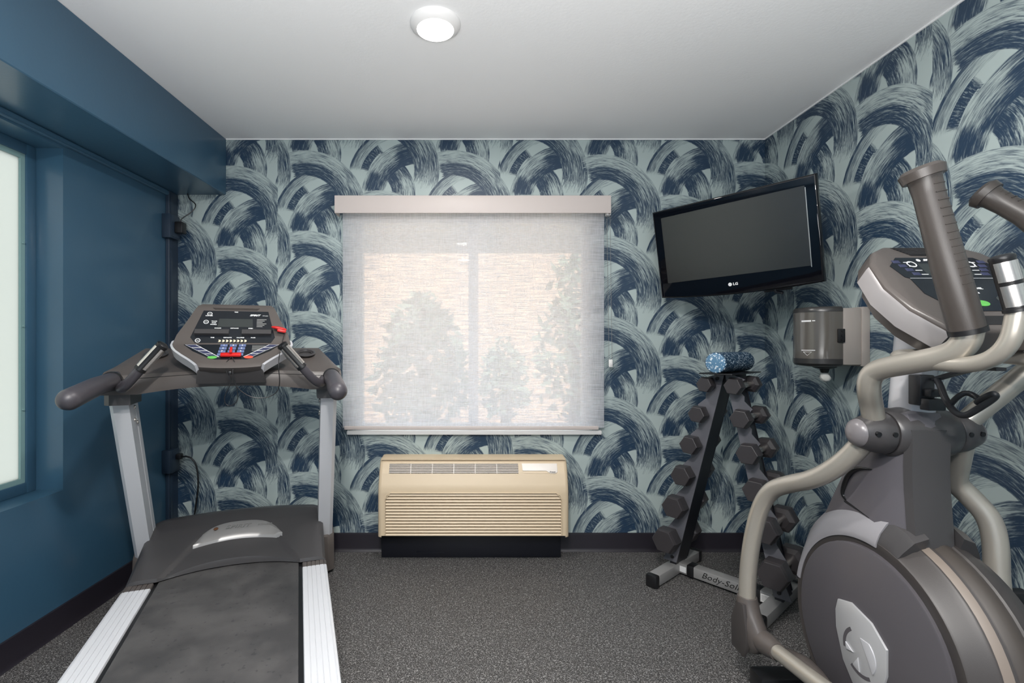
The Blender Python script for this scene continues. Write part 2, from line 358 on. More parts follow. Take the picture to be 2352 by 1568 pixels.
ORG = {}
def thing(name, label, cat, loc, rotz=0.0, group=None, org=None):
    """an Empty at the thing's base; parts are drawn in org-based coordinates and moved under it"""
    o = D.objects.new(name, None); COL.objects.link(o); o.empty_display_size = .05
    o.location = loc; o.rotation_euler = (0, 0, rotz); o['label'] = label; o['category'] = cat
    if group: o['group'] = group
    ORG[o] = Vector(org if org is not None else loc); return o
def part(name, mb, m, parent, root=None, smooth=40, label=None):
    o = mb.done(name, m, parent, smooth, ORG[root or parent]); 
    if label: o['label'] = label
    return o
def tag(o, label, cat, group=None):
    o['label'] = label; o['category'] = cat
    if group: o['group'] = group
    return o
def struct(name, mb, m, label, cat, smooth=0, parent=None):
    o = mb.done(name, m, parent, smooth)
    if parent is None: o['kind'] = 'structure'; o['label'] = label; o['category'] = cat
    return o

# ------------------------------------------------------------------ the room
XL, XR, YB, YF, HC = -1.769, 1.727, 2.925, -1.5, 2.44
struct('floor', MB().box((XL-.15, YF-.1, -.1), (XR+.1, YB+.15, 0)), M['floor'], 'black rubber gym floor flecked with pale grey', 'floor')
struct('ceiling', MB().box((XL-.15, YF-.1, HC), (XR+.1, YB+.15, HC+.15)), M['ceil'], 'white lightly textured ceiling', 'ceiling')
def holed_wall(axis, at, thick, lo, hi, holes):
    """upright wall slab with rectangular openings; spans lo..hi along the wall, 0..HC up"""
    mb = MB(); (a0, a1, z0, z1), = holes
    def slab(p0, p1, q0, q1):
        if axis == 'y': mb.box((p0, at, q0), (p1, at+thick, q1))
        else: mb.box((at-thick, p0, q0), (at, p1, q1))
    slab(lo, a0, 0, HC); slab(a1, hi, 0, HC); slab(a0, a1, 0, z0); slab(a0, a1, z1, HC)
    return mb
def uv_wall(o, fu):
    me = o.data; ul = me.uv_layers.new(name='UVMap')
    for lp in me.loops: ul.data[lp.index].uv = fu(me.vertices[lp.vertex_index].co)
WIN2 = (-.715, .70, .70, 2.0)
wb = struct('wall_back', holed_wall('y', YB, .15, XL-.15, XR+.1, [WIN2]), M['paper'], 'back wall papered in navy and sage brush arcs around the shaded window', 'wall')
uv_wall(wb, lambda c: (1088+c.x*PX, 789-(c.z-CAM_H)*PX))
wr = struct('wall_right', MB().box((XR, YF-.1, 0), (XR+.1, YB, HC)), M['paper'], 'right wall papered in navy and sage brush arcs behind the elliptical trainer', 'wall')
uv_wall(wr, lambda c: (1757+(YB-c.y)*PX, 789-(c.z-CAM_H)*PX))
WIN1 = (.70, 2.125, .597, 2.069)
struct('wall_left', holed_wall('x', XL, .15, YF-.1, YB, [WIN1]), M['blue'], 'glossy dark blue painted left wall', 'wall')
struct('wall_front', MB().box((XL-.15, YF-.1, 0), (XR+.1, YF, HC)), M['blue'], 'blue wall behind the viewpoint', 'wall')
struct('trim_1', MB().box((XL, YF, 2.108), (-1.467, YB, HC), .004, 1), M['blue'], 'dark blue boxed soffit running along the left side of the ceiling', 'soffit')
# rubber cove bases
def cove(p0, p1, n):
    p0, p1, n = Vector(p0), Vector(p1), Vector(n); mb = MB()
    prof = [(0, 0), (.022, 0), (.016, .006), (.011, .022), (.010, .098), (.008, .105), (0, .107)]
    return mb.rings([[q+n*a+Vector((0, 0, z)) for a, z in prof] for q in (p0, p1)])
struct('baseboard_back', cove((XL+.025, YB, 0), (XR-.025, YB, 0), (0, -1, 0)), M['base'], 'black rubber cove base along the papered back wall', 'baseboard', 30)
struct('baseboard_left', cove((XL, YF, 0), (XL, YB, 0), (1, 0, 0)), M['base'], 'black rubber cove base along the blue wall', 'baseboard', 30)
struct('baseboard_right', cove((XR, YF, 0), (XR, YB, 0), (-1, 0, 0)), M['base'], 'black rubber cove base along the papered right wall', 'baseboard', 30)
struct('trim_2', MB().box((XL, .2, 2.078), (XL+.018, 2.83, 2.106), .003).box((XL+.018, .2, 2.086), (XL+.021, 2.83, 2.098)), M['blue'], 'blue cable raceway tucked under the soffit on the left wall', 'trim')
struct('trim_3', MB().box((XL, 2.83, .10), (XL+.022, 2.868, 2.106), .003).box((XL+.022, 2.842, .10), (XL+.025, 2.856, 2.106)).box((XL, 2.868, .10), (XL+.016, YB, 2.106)), M['boxblue'], 'dark upright cable raceway in the back left corner', 'trim')
struct('trim_4', MB().box((-1.467, YB-.006, HC-.006), (XR, YB, HC)).box((XR-.006, YF, HC-.006), (XR, YB-.006, HC)), M['ceil'], 'thin white caulk line where ceiling meets wallpaper', 'trim')

# left window: deep painted reveal, painted frame, frosted pane
y0, y1, z0, z1 = WIN1
w1 = D.objects.new('window_1', None); COL.objects.link(w1); w1.location = (XL-.15, (y0+y1)/2, z0); w1['kind'] = 'structure'; w1['label'] = 'frosted glass window set deep in the blue left wall'; w1['category'] = 'window'; ORG[w1] = Vector(w1.location)
fx0, fx1 = XL-.15, XL-.115
mb = MB()
mb.box((fx0, y0, z0), (fx1, y0+.045, z1), .003).box((fx0, y1-.045, z0), (fx1, y1, z1), .003).box((fx0, y0+.045, z0), (fx1, y1-.045, z0+.045), .003).box((fx0, y0+.045, z1-.045), (fx1, y1-.045, z1), .003)
part('window_frame', mb, M['blue'], w1)
mb = MB()
for yy, zz in ((y1-.056, .95), (y1-.056, 1.3), (y1-.056, 1.65)): mb.cyl((fx1-.008, yy, zz), (fx1-.001, yy, zz), .004, n=10)
i0, i1, k0, k1 = y0+.045, y1-.045, z0+.045, z1-.045
mb.box((fx0+.008, i0, k0), (fx1-.008, i0+.02, k1)).box((fx0+.008, i1-.02, k0), (fx1-.008, i1, k1)).box((fx0+.008, i0+.02, k0), (fx1-.008, i1-.02, k0+.02)).box((fx0+.008, i0+.02, k1-.02), (fx1-.008, i1-.02, k1))
part('glazing_stop', mb, mat('stop_paint', srgb(120, 150, 150), .4), w1)
part('pane', MB().box((fx0+.012, i0+.02, k0+.02), (fx0+.018, i1-.02, k1-.02)), M['frost'], w1, smooth=0)

# back window behind the shade: sliding vinyl window
y_ = YB+.07; a0, a1, z0, z1 = WIN2
w2 = D.objects.new('window_2', None); COL.objects.link(w2); w2.location = ((a0+a1)/2, y_, z0); w2['kind'] = 'structure'; w2['label'] = 'white sliding window behind the roller shade'; w2['category'] = 'window'; ORG[w2] = Vector(w2.location)
mb = MB()
mb.box((a0, y_, z0), (a0+.04, y_+.05, z1)).box((a1-.04, y_, z0), (a1, y_+.05, z1)).box((a0+.04, y_, z0), (a1-.04, y_+.05, z0+.04)).box((a0+.04, y_, z1-.04), (a1-.04, y_+.05, z1)).box((-.032, y_, z0+.04), (.028, y_+.05, z1-.04))
part('window_frame', mb, M['winframe'], w2)
part('pane', MB().box((a0+.04, y_+.02, z0+.04), (-.032, y_+.025, z1-.04)), M['glass'], w2, smooth=0)
part('pane', MB().box((.028, y_+.02, z0+.04), (a1-.04, y_+.025, z1-.04)), M['glass'], w2, smooth=0)
part('window_sill', MB().box((-.745, YB-.028, .692), (.752, YB, .716), .003).box((a0, YB, .70), (a1, y_, .703)), M['white'], w2)

# outdoors, seen dimly through the shade
struct('trim_5', MB().box((-3.5, YB+.16, 2.12), (3.5, YB+1.15, 2.25)).box((-3.5, YB+1.15, 1.98), (3.5, YB+1.2, 2.3)), M['stucco'], 'roof overhang outside, a grey band across the top of the shade', 'eave')
struct('ground', MB().box((-9, YB+.2, -.5), (9, YB+16, -.4)), M['dirt'], 'sandy ground outside the window', 'ground')
def tree(x, y, h, r, label, n=900, seed=1):
    rg = random.Random(seed); t = thing('garden_tree', label, 'tree', (x, y, -.4))
    part('trunk', MB().tube([(x, y, -.4), (x+.05, y, h*.35), (x-.04, y+.03, h*.7)], [.09, .07, .03], 10), M['trunk'], t)
    mb = MB()
    for i in range(n):
        while True:
            q = Vector((rg.uniform(-1, 1), rg.uniform(-1, 1), rg.uniform(-1, 1)))
            if q.length < 1 and (q.length > .3): break
        p = Vector((x+q.x*r*(1-.35*q.z), y+q.y*r, h*.58+q.z*h*.45)); s = rg.uniform(.05, .11)
        e1 = Vector((rg.uniform(-1, 1), rg.uniform(-1, 1), rg.uniform(-1, 1))).normalized(); e2 = e1.orthogonal().normalized()
        mb.poly([p-e1*s, p+e2*s*.5, p+e1*s, p-e2*s*.5], [(0, 1, 2, 3)])
    part('foliage', mb, M['leaf'], t, smooth=0); return t
tree(-.55, 5.2, 1.75, .50, 'bushy tree showing through the left half of the shade', 750, 3)
tree(1.12, 5.6, 2.3, .42, 'tall tree showing through the right half of the shade', 520, 5)
tree(.42, 6.9, 1.3, .36, 'small shrub like tree showing through the middle of the shade', 380, 8)
struct('wall_outside', MB().box((-6, 8.6, -.4), (6, 8.8, 3.6)).box((1.0, 8.55, .35), (6, 8.6, .41)).box((1.0, 8.55, .95), (6, 8.6, 1.01)), mat('fence_tan', srgb(190, 160, 140), .9), 'tan sunlit building wall beyond the trees', 'wall')

# ------------------------------------------------------------------ ceiling lights
def ceiling_light(x, y, label):
    t = thing('ceiling_light', label, 'ceiling light', (x, y, HC-.028), group='round ceiling lights')
    part('trim_ring', MB().lathe([(0, .0955), (.006, .0955), (.014, .092), (.024, .078), (.028, .070)], (x, y, HC), (0, 0, -1), 48), M['white'], t)
    part('lens', MB().lathe([(.022, .071), (.029, .066), (.033, .045), (.034, .0)], (x, y, HC), (0, 0, -1), 48), M['lens'], t)
ceiling_light(*LAMPS[0], 'round white flush ceiling light glowing above the middle of the room')
ceiling_light(*LAMPS[1], 'round flush ceiling light added over the viewpoint as unseen fill')  # this and the next are unseen, added to brighten the front
ceiling_light(*LAMPS[2], 'round flush ceiling light added behind the viewpoint as unseen fill')

# ------------------------------------------------------------------ roller shade
t = thing('roller_shade', 'white woven roller shade pulled down over the back window', 'roller shade', (0, 2.87, .72))
part('fascia', MB().box((-.80, 2.835, 1.978), (.79, 2.843, 2.079), .0015).box((-.80, 2.843, 2.072), (.79, YB, 2.079)).box((-.80, 2.843, 1.978), (-.795, YB, 2.072)).box((.785, 2.843, 1.978), (.79, YB, 2.072)), M['fascia'], t)
part('roller_tube', MB().cyl((-.785, 2.885, 2.025), (.775, 2.885, 2.025), .022), M['white'], t)
part('shade_fabric', MB().box((-.766, 2.8870, .735), (.763, 2.8876, 2.02)), M['fabric'], t, smooth=0)
part('bottom_bar', MB().box((-.757, 2.880, .724), (.73, 2.892, .745), .003), M['fascia'], t)
mb = MB()
for xx, zl in ((.779, 1.13), (.797, 1.13)):
    zz = 1.985
    while zz > zl: mb.blob((xx+(.012*(1.985-zz)/.85), 2.885, zz), (.0024, .0024, .0024), 1); zz -= .0062
part('bead_chain', mb, M['grey_ink'], t)
part('chain_tensioner', MB().box((.79, 2.878, 1.09), (.812, 2.89, 1.135), .003).cyl((.801, 2.874, 1.11), (.801, 2.89, 1.11), .007), M['white'], t)
part('clutch', MB().box((.772, 2.87, 1.975), (.80, 2.905, 2.0), .003), M['white'], t)

# ------------------------------------------------------------------ wall air conditioner
t = thing('air_conditioner', 'cream through-wall air conditioner under the shaded window', 'air conditioner', (0, YB-.1, 0))
xa, xb = -.535, .531
prof = [(2.925, .146), (2.755, .146), (2.747, .150), (2.745, .158), (2.745, .40), (2.750, .43), (2.775, .50), (2.805, .553), (2.815, .563), (2.83, .568), (2.925, .572)]
def acprof(z):
    for (ya, za), (yb, zb) in zip(prof[3:], prof[4:]):
        if za <= z <= zb: return ya+(yb-ya)*(z-za)/(zb-za)
    return 2.745
mb = MB()   # shell: ends, top and the front skin with two openings
def strip(x0, x1, za, zb, n=10, inset=0.0):
    rows = [za+(zb-za)*i/n for i in range(n+1)]
    mb.rings([[(x0, acprof(z)+inset, z), (x1, acprof(z)+inset, z)] for z in rows], cap=False, closed=False)
GU = (xa+.058, .252, .497, .546)    # upper grille
GD = (.272, .476, .492, .549)       # control door
GL = (xa+.045, xb-.045, .152, .392) # lower grille
strip(xa+.02, xb-.02, .392, .492, 8); strip(xa+.02, xb-.02, .549, .563, 3)
strip(xa+.02, GU[0], .492, .549); strip(GU[1], GD[0], .492, .549); strip(GD[1], xb-.02, .492, .549)
strip(GU[0], GU[1], .492, GU[2], 2); strip(GU[0], GU[1], GU[3], .549, 2); strip(GD[0], GD[1], .492, .549, 6)
strip(xa+.02, GL[0], .158, .392, 6); strip(GL[1], xb-.02, .158, .392, 6)
for sgn, xe in ((-1, xa), (1, xb)):
    rs = []
    for dx, ins in ((.02, 0), (.012, .0015), (.006, .005), (.0015, .011), (0, .02)):
        rs.append([(xe-sgn*dx, min(2.925, y+ins), z-(.0 if z < .3 else ins*.3)) for y, z in prof])
    mb.rings(rs, cap=False, closed=False)
    mb.poly([(xe, min(2.925, y+.02), z-(.0 if z < .3 else .006)) for y, z in prof], [tuple(range(len(prof)))])
mb.poly([(xa+.02, 2.815, .563), (xb-.02, 2.815, .563), (xb-.02, 2.83, .568), (xa+.02, 2.83, .568), (xa+.02, 2.925, .572), (xb-.02, 2.925, .572)], [(0, 1, 2, 3), (3, 2, 5, 4)])
# moulded rim round the lower grille
o_ = (GL[0]-.004, GL[1]+.004, GL[3]+.004)
mb.tube([(o_[0], 2.744, .16), (o_[0], 2.744, GL[3]-.03), (o_[0]+.03, 2.744, o_[2]), (o_[1]-.03, 2.744, o_[2]), (o_[1], 2.744, GL[3]-.03), (o_[1], 2.744, .16)], .004, 8)
for sg, xe in ((1, GL[0]-.004), (-1, GL[1]+.004)):
    mb.poly([(xe, 2.7452, GL[3]+.004), (xe+sg*.03, 2.7452, GL[3]+.004), (xe+sg*.009, 2.7452, GL[3]-.012), (xe, 2.7452, GL[3]-.03)], [(0, 1, 2, 3)])
mb.box((xa+.01, 2.80, .566), (xb-.01, 2.812, .571), .002)
part('cabinet', mb, M['cream'], t)
part('grille_void', MB().box((GU[0]-.01, 2.822, GU[2]-.01), (GU[1]+.01, 2.83, GU[3]+.01)).box((GL[0]-.01, 2.765, .155), (GL[1]+.01, 2.775, GL[3]+.005)), M['acvoid'], t)
mb = MB()
for i in range(6):
    z = GU[2]+.004+i*(GU[3]-GU[2]-.008)/5; y = acprof(z)
    mb.box((GU[0]-.002, y+.001, z-.0016), (GU[1]+.002, y+.02, z+.0016))
for i in range(5):
    x = GU[0]+(GU[1]-GU[0])*(i+1)/6
    mb.poly([(x-.002, acprof(GU[2])+.002, GU[2]), (x+.002, acprof(GU[2])+.002, GU[2]), (x+.002, acprof(GU[3])+.002, GU[3]), (x-.002, acprof(GU[3])+.002, GU[3]),
             (x-.002, acprof(GU[2])+.014, GU[2]), (x+.002, acprof(GU[2])+.014, GU[2]), (x+.002, acprof(GU[3])+.014, GU[3]), (x-.002, acprof(GU[3])+.014, GU[3])],
            [(0, 1, 2, 3), (4, 5, 6, 7), (0, 3, 7, 4), (1, 2, 6, 5)])
part('upper_grille', mb, M['cream2'], t)
mb = MB(); nl = 14; pitch = (GL[3]-.155)/nl
for i in range(nl):
    z = .155+i*pitch; ins = .03*(1 if i == nl-1 else 0)
    mb.rings([[(x, 2.746, z+.002), (x, 2.7445, z+.006), (x, 2.748, z+pitch-.004), (x, 2.764, z+pitch-.002), (x, 2.764, z+.001)] for x in (GL[0]+ins*.5, GL[1]-ins*.5)])
part('louver_panel', mb, M['cream'], t)
def acfr(x, z): # frame on the sloping front
    dy = acprof(z+.01)-acprof(z-.01); up = Vector((0, dy, .02)).normalized(); n = Vector((1, 0, 0)).cross(up); return ((x, acprof(z), z), (1, 0, 0), up, n)
o, ex, ey, nn = acfr((GD[0]+GD[1])/2, .52)
hw = (GD[1]-GD[0])/2
d = part('control_door', MB().prism([(-hw+.004, -.012), (.035, -.012), (.055, -.026), (hw-.015, -.026), (hw-.004, -.018), (hw-.004, .03), (-hw, .03)], .004, (Vector(o)+nn*.0005, ex, ey, nn), .0012), M['cream2'], t)
part('finger_recess', MB().prism([(-hw+.006, -.014), (.034, -.014), (.052, -.026), (-hw+.008, -.026)], .0006, (Vector(o)+nn*.0006, ex, ey, nn)), M['cream'], d, t)
part('logo_lettering', MB().text('Amana', .012, (Vector(o)+Vector((.068, 0, 0))+Vector(ey)*-.0185+nn*.0047, ex, ey, nn), shear=.3, bold=.0002), M['blackink'], d, t)
part('wall_sleeve', MB().box((-.53, 2.83, 0), (.50, 2.905, .15), .003).box((-.33, 2.822, .028), (-.17, 2.83, .032)), M['navy'], t, label='black base box under the unit')

# ------------------------------------------------------------------ corner outlets and plugs
for zc, lab, w_ in ((1.898, 'dark surface outlet box high in the back left corner', .068), (.555, 'dark surface outlet box low in the back left corner behind the treadmill', .065)):
    t = thing('outlet_box', lab, 'outlet', (XL, 2.84, zc), group='corner outlet boxes')
    part('box', MB().box((XL, 2.795, zc-w_), (XL+.05, 2.885, zc+w_), .003), M['boxblue'], t)
    part('cover_plate', MB().box((XL+.05, 2.80, zc-w_+.008), (XL+.053, 2.88, zc+w_-.008), .001), M['boxblue'], t)
t = thing('power_adapter', 'black plug-in power adapter in the upper corner outlet with a thin cord', 'power adapter', (XL+.053, 2.85, 1.895))
part('plug_body', MB().box((XL+.0535, 2.825, 1.862), (XL+.098, 2.873, 1.928), .006), M['blkp'], t)
part('cord', MB().tube([(XL+.075, 2.85, 1.928), (XL+.08, 2.85, 1.95), (XL+.13, 2.86, 1.985), (XL+.152, 2.87, 2.02), (XL+.145, 2.88, 2.045), (XL+.10, 2.89, 2.075), (XL+.09, 2.895, 2.107)], .0028, 8, 2), M['blkp'], t)
t = thing('mains_lead', 'black mains plug and hanging lead in the lower corner outlet', 'mains lead', (XL+.053, 2.85, .575))
part('plug_body', MB().box((XL+.0535, 2.835, .56), (XL+.085, 2.865, .592), .006), M['blkp'], t)
part('cord', MB().tube([(XL+.085, 2.85, .576), (XL+.13, 2.85, .575), (XL+.165, 2.855, .53), (XL+.175, 2.86, .42), (XL+.16, 2.86, .3), (XL+.15, 2.84, .16), (XL+.20, 2.80, .03), (XL+.3, 2.76, .006)], .005, 8, 2), M['blkp'], t)

# ------------------------------------------------------------------ treadmill: coordinates (s to its right, t forward, z up)
YAW = math.radians(19.5); SCN = -.286; T0 = 1.75
_R = Vector((math.cos(YAW), math.sin(YAW), 0)); _F = Vector((-math.sin(YAW), math.cos(YAW), 0))
TM = thing('treadmill', 'grey and silver treadmill with a black belt beside the blue left wall', 'treadmill', _R*SCN+_F*T0, YAW, org=(0, T0, 0))
TR = TM
# running deck
part('deck_base', MB().box((-.395, .95, .05), (.395, 2.74, .165), .01).box((-.30, .95, .165), (.30, 2.5, .192)), M['blkp'], TM)
mb = MB(); rs = []
for i in range(9): a = PI*i/8; rs.append((.96-.024*math.sin(a)*1.0, .172+.024*math.cos(a)))
outer = [(2.56, .1975)]+[(1.0, .1975)]+[(y, z+.0015) for y, z in rs[1:-1]]+[(1.0, .146)]
mb.rings([[(x, y, z) for x in (-.284, .284)] for y, z in outer], cap=False, closed=False)
part('belt', mb, M['belt'], TM)
for sg in (-1, 1):
    prof = [(.300, .196), (.302, .2005)]
    for i in range(5):
        a = .304+i*.0185; prof += [(a, .2015), (a+.0155, .2015), (a+.0165, .1985), (a+.0175, .1985)]
    prof += [(.398, .2015), (.406, .198), (.409, .19), (.409, .09), (.400, .08), (.30, .08)]
    rail = part('side_rail', MB().rings([[(sg*a, y, z) for a, z in prof] for y in (.98, 2.40)]), M['alu'], TM, smooth=25)
    part('rail_end_cap', MB().rings([[(sg*a, y, z+(.0008 if z > .1 else 0)) for a, z in prof] for y in (2.40, 2.448)]), M['gun'], rail, TM)
    part('rail_end_cap', MB().rings([[(sg*(a+.001), y, z+.001) for a, z in prof] for y in (.93, .985)]), M['blkp'], rail, TM)
for sg in (-1, 1): part('leveling_foot', MB().cyl((sg*.33, 1.05, 0), (sg*.33, 1.05, .05), .03), M['blkp'], TM)
for sg in (-1, 1): part('transport_wheel', MB().cyl((sg*.30-.02, 2.86, .04), (sg*.30+.02, 2.86, .04), .04), M['blkp'], TM)
# motor hood
def lerp(a, b, x): return a+(b-a)*x
def curve(pts, x):
    for (xa_, ya_), (xb_, yb_) in zip(pts, pts[1:]):
        if x <= xb_:
            q = (x-xa_)/(xb_-xa_); return lerp(ya_, yb_, q)
    return pts[-1][1]
def smoothcurve(pts, x, h=.02): return (curve(pts, x-h)+2*curve(pts, x)+curve(pts, x+h))/4
HP = [(2.40, .212), (2.45, .222), (2.6, .266), (2.75, .312), (2.86, .338), (2.93, .325), (2.99, .26), (3.02, .14), (3.03, .08)]
def hood_rear(s): return 2.452+(.078*(1-(abs(s)/.29)**2.2) if abs(s) < .29 else 0)
def hood_z(s, t):
    z = smoothcurve(HP, t); crown = .022*(1-(s/.40)**2)*min(1, max(0, (t-2.45)/.3)); z += crown-.006
    lo, hi = .29-(t-2.45)*.52, 0
    if t < 2.68 and abs(s) < lo: z -= .013*min(1, (lo-abs(s))/.012)*min(1, (2.68-t)/.03)
    return z
mb = MB(); cols = [-.406, -.405, -.402, -.392, -.37, -.34]+[-.31+.62*i/62 for i in range(63)]+[.34, .37, .392, .402, .405, .406]
rows = [-1, 0, .004, .012]+[.012+.988*i/46 for i in range(1, 47)]; G = []
for rw in rows:
    row = []
    for s in cols:
        tr = hood_rear(s); wdt = 1.0
        t = tr+max(rw, 0)*(3.02-tr); narrow = 1-.07*max(0, (t-2.75)/.27)**2
        z = hood_z(s, t)
        if rw == -1: z = .203
        elif rw == 0: z -= .006
        e = (abs(s)-.375)/.031
        if e > 0: z -= .018*e*e
        if abs(s) >= .4055: z = .09
        row.append((s*narrow, t-(.002 if rw == -1 else 0), max(z, .08)))
    G.append(row)
mb.rings(G, cap=False, closed=False)
HOOD = part('motor_hood', mb, M['gun2'], TM, smooth=24)
# name plate on the hood
def onhood(s, t, lift=.002): return Vector((s, t, hood_z(s, t)+lift))
top = []; N = 24
for i in range(N+1):
    u = -1+2*i/N; s = .012+.196*u
    tf = 2.625+.028*(1-u*u); tb = tf+.012+.088*(1-abs(u)**4)
    top.append((s, tf, tb))
mb = MB()
mb.rings([[(s, tf-.004, hood_z(s, tf)-.004), (s, tf, hood_z(s, tf)+.011), (s, lerp(tf, tb, .12), hood_z(s, lerp(tf, tb, .12))+.0145), (s, lerp(tf, tb, .6), hood_z(s, lerp(tf, tb, .6))+.010), (s, tb, hood_z(s, tb)+.001)] for s, tf, tb in top], cap=False, closed=False)
PLT = part('name_plate', mb, mat('plate_grey', srgb(150, 148, 147), .34, .3), TM, smooth=30)
pn = Vector((0, -.235, 1)).normalized(); pu = Vector((0, 1, .235)).normalized()
part('plate_lettering', MB().text('FITNESS', .016, ((.125, 2.697, hood_z(.125, 2.697)+.0120), (1, 0, 0), pu, pn), sx=1.2), M['grey_ink'], PLT, TM)
part('plate_lettering', MB().text('SPIRIT', .036, ((.0, 2.700, hood_z(0, 2.700)+.0125), (1, 0, 0), pu, pn), shear=.25, sx=1.15, bold=.0004), M['grey_ink'], PLT, TM)
mb = MB(); mb.blob((-.098, 2.702, hood_z(-.098, 2.702)+.0115), (.011, .019, .003), 2)
part('plate_emblem', mb, M['bronze'], PLT, TM)
# uprights: aluminium extrusions leaning back to the user
for sg in (-1, 1):
    def sec(t, z):
        a = [(.382, 0), (.440, 0), (.456, .016), (.456, .12), (.382, .12), (.382, .082), (.386, .079), (.386, .073), (.382, .070)]
        return [(sg*q, t+r, z) for q, r in a]
    up = part('upright', MB().rings([sec(2.795, .12), sec(2.41, .985)]), M['alu'], TM, smooth=20)
    for tt, zz in ((2.485, .955), (2.49, .90), (2.525, .885)): part('upright_bolt', MB().blob((sg*.380, tt, zz), (.006, .009, .009), 2), M['chrome'], up, TM)
    mb = MB(); mb.rings([[(sg*q, t, z) for q, t in ((.372, 2.735+f), (.43, 2.725+f), (.464, 2.75+f), (.464, 2.94-f*.5), (.372, 2.94-f*.5))] for z, f in ((.02, .0), (.14, .01), (.195, .02), (.215, .045))])
    part('upright_boot', mb, M['gun'], TM)
# console beam with the arms and holders
mb = MB(); rs = []
def beam_sec(s):
    q = abs(s); k = max(0, (q-.2)/.27)
    zb = 1.046-.028*min(1, max(0, (q-.08)/.26))**1.5; zr = 1.118-.022*min(1, q/.42)
    tr = 2.335+.035*min(1, q/.3)
    if q <= .38: tf, zf = 2.66, 1.205
    else: m = (q-.38)/.09; tf, zf = 2.66-.22*m, 1.205-.10*m
    zf = max(zf, zr+.004)
    return [(s, tr, zb), (s, tr-.004, lerp(zb, zr, .55)), (s, tr+.012, zr), (s, tr+.04, zr+.012), (s, lerp(tr, tf, .55), lerp(zr, zf, .55)+.008), (s, tf-.015, zf), (s, tf, zf-.012), (s, tf, zb+.05), (s, tr+.15, zb-.004)]
st = [-.472, -.468, -.45, -.42, -.38, -.34, -.3, -.25, -.2, -.14, -.07, 0, .07, .14, .2, .25, .3, .34, .38, .42, .45, .468, .472]
rr = [beam_sec(s) for s in st]
for idx in (0, -1):
    cy_ = sum(p[1] for p in rr[idx])/9; cz_ = sum(p[2] for p in rr[idx])/9
    rr[idx] = [(p[0], lerp(cy_, p[1], .85), lerp(cz_, p[2], .85)) for p in rr[idx]]
BEAM = part('console_beam', mb.rings(rr), M['gun'], TM, smooth=35)
part('beam_seam', MB().tube([tuple(Vector(beam_sec(s)[1]).lerp(Vector(beam_sec(s)[2]), .55)+Vector((0, -.0005, 0))) for s in st[2:-2]], .0012, 6), M['dark'], BEAM, TM)
for sg in (-1, 1):
    c = Vector((sg*.315, 2.545, 1.178)); up_ = Vector((0, -.36, 1)).normalized()
    part('cup_holder', MB().lathe([(0, .030), (.001, .046), (.006, .048), (.008, .044), (.0075, .038), (-.004, .034), (-.005, 0)], c, up_, 32), M['gun2'], BEAM, TM)
    part('beam_bracket', MB().rings([[(sg*q, t, z) for q, t in ((.366, 2.375), (.44, 2.375), (.462, 2.395), (.462, 2.53), (.366, 2.53))] for z in (.975, 1.03)]), M['gun2'], BEAM, TM)
# hand rails
for sg in (-1, 1):
    hr = part('hand_rail', MB().tube([(sg*.428, 2.44, 1.078), (sg*.428, 2.2, 1.066), (sg*.428, 1.975, 1.043)], .036, 28, 0, True, True), M['handrail'], TM)
    part('rail_collar', MB().tube([(sg*.428, 2.375, 1.0748), (sg*.428, 2.357, 1.0738)], .0395, 28), M['blkp'], hr, TM)
# pulse grips
for sg in (-1, 1):
    pts = [(sg*.392, 2.40, 1.07), (sg*.385, 2.31, 1.045), (sg*.352, 2.27, 1.062), (sg*.305, 2.25, 1.118), (sg*.263, 2.243, 1.168)]
    g = part('pulse_grip_tube', MB().tube(pts, .0185, 18, 2), M['handrail'], TM)
    a, b_ = Vector((sg*.300, 2.249, 1.124)), Vector((sg*.218, 2.235, 1.222)); d = (b_-a)
    part('pulse_grip', MB().tube([a, a+d*.04, a+d*.05, a+d*.93, a+d*.94, b_, b_+d*.05], [.022, .022, .0215, .0215, .023, .023, .015], 24), M['blkp'], g, TM)
    ax = d.normalized(); sd = Vector((sg*-1, 0, 0)); sd = (sd-ax*sd.dot(ax)).normalized(); nb = ax.cross(sd)
    for k, a0_ in ((0, -PI/2), (1, PI/2)):
        mb = MB(); mb.rings([[a+d*h+Vector((0, -1, 0))*math.cos(a0_+th)*.0228*1.0+ax.cross(Vector((0, -1, 0))).normalized()*math.sin(a0_+th)*.0228 for th in [(-1.15+2.3*i/12) for i in range(13)]] for h in (.10, .88)], cap=False, closed=False)
        part('pulse_contact', mb, M['chrome'], g, TM)
# console: upper display face and lower key face
CC = .018
uo = Vector((CC, 2.37, 1.225)); uy = Vector((0, .13, .185)); UL = uy.length; uy.normalize(); ux = Vector((1, 0, 0)); un = Vector((0, -uy.z, uy.y))
lo_ = Vector((0, .12, .088)); LL = lo_.length; ly = lo_.normalized(); ln = Vector((0, -ly.z, ly.y))
def UF(a, b, n=0): return uo+ux*a+uy*b+un*n
def LF(a, b, n=0): return uo+ux*a+ly*b+ln*n     # b runs negative towards the user
hw_u = [(0, .232), (.05, .222), (.12, .192), (.19, .166), (.218, .152), (UL, .142)]
hw_l = [(0, .232), (-.03, .222), (-.07, .186), (-.105, .150), (-.13, .128), (-LL, .115)]
mb = MB(); face = [[UF(-curve(hw_u, b)+2*curve(hw_u, b)*i/16, b, (-.008 if b > .217 else 0)) for i in range(17)] for b in [UL-UL*j/14 for j in range(15)]]
lowb = [-LL*j/12 for j in range(1, 13)]
def hwl(b):
    for (b1, w1_), (b2, w2_) in zip(hw_l, hw_l[1:]):
        if b2 <= b <= b1: return lerp(w1_, w2_, (b-b1)/(b2-b1))
    return hw_l[-1][1]
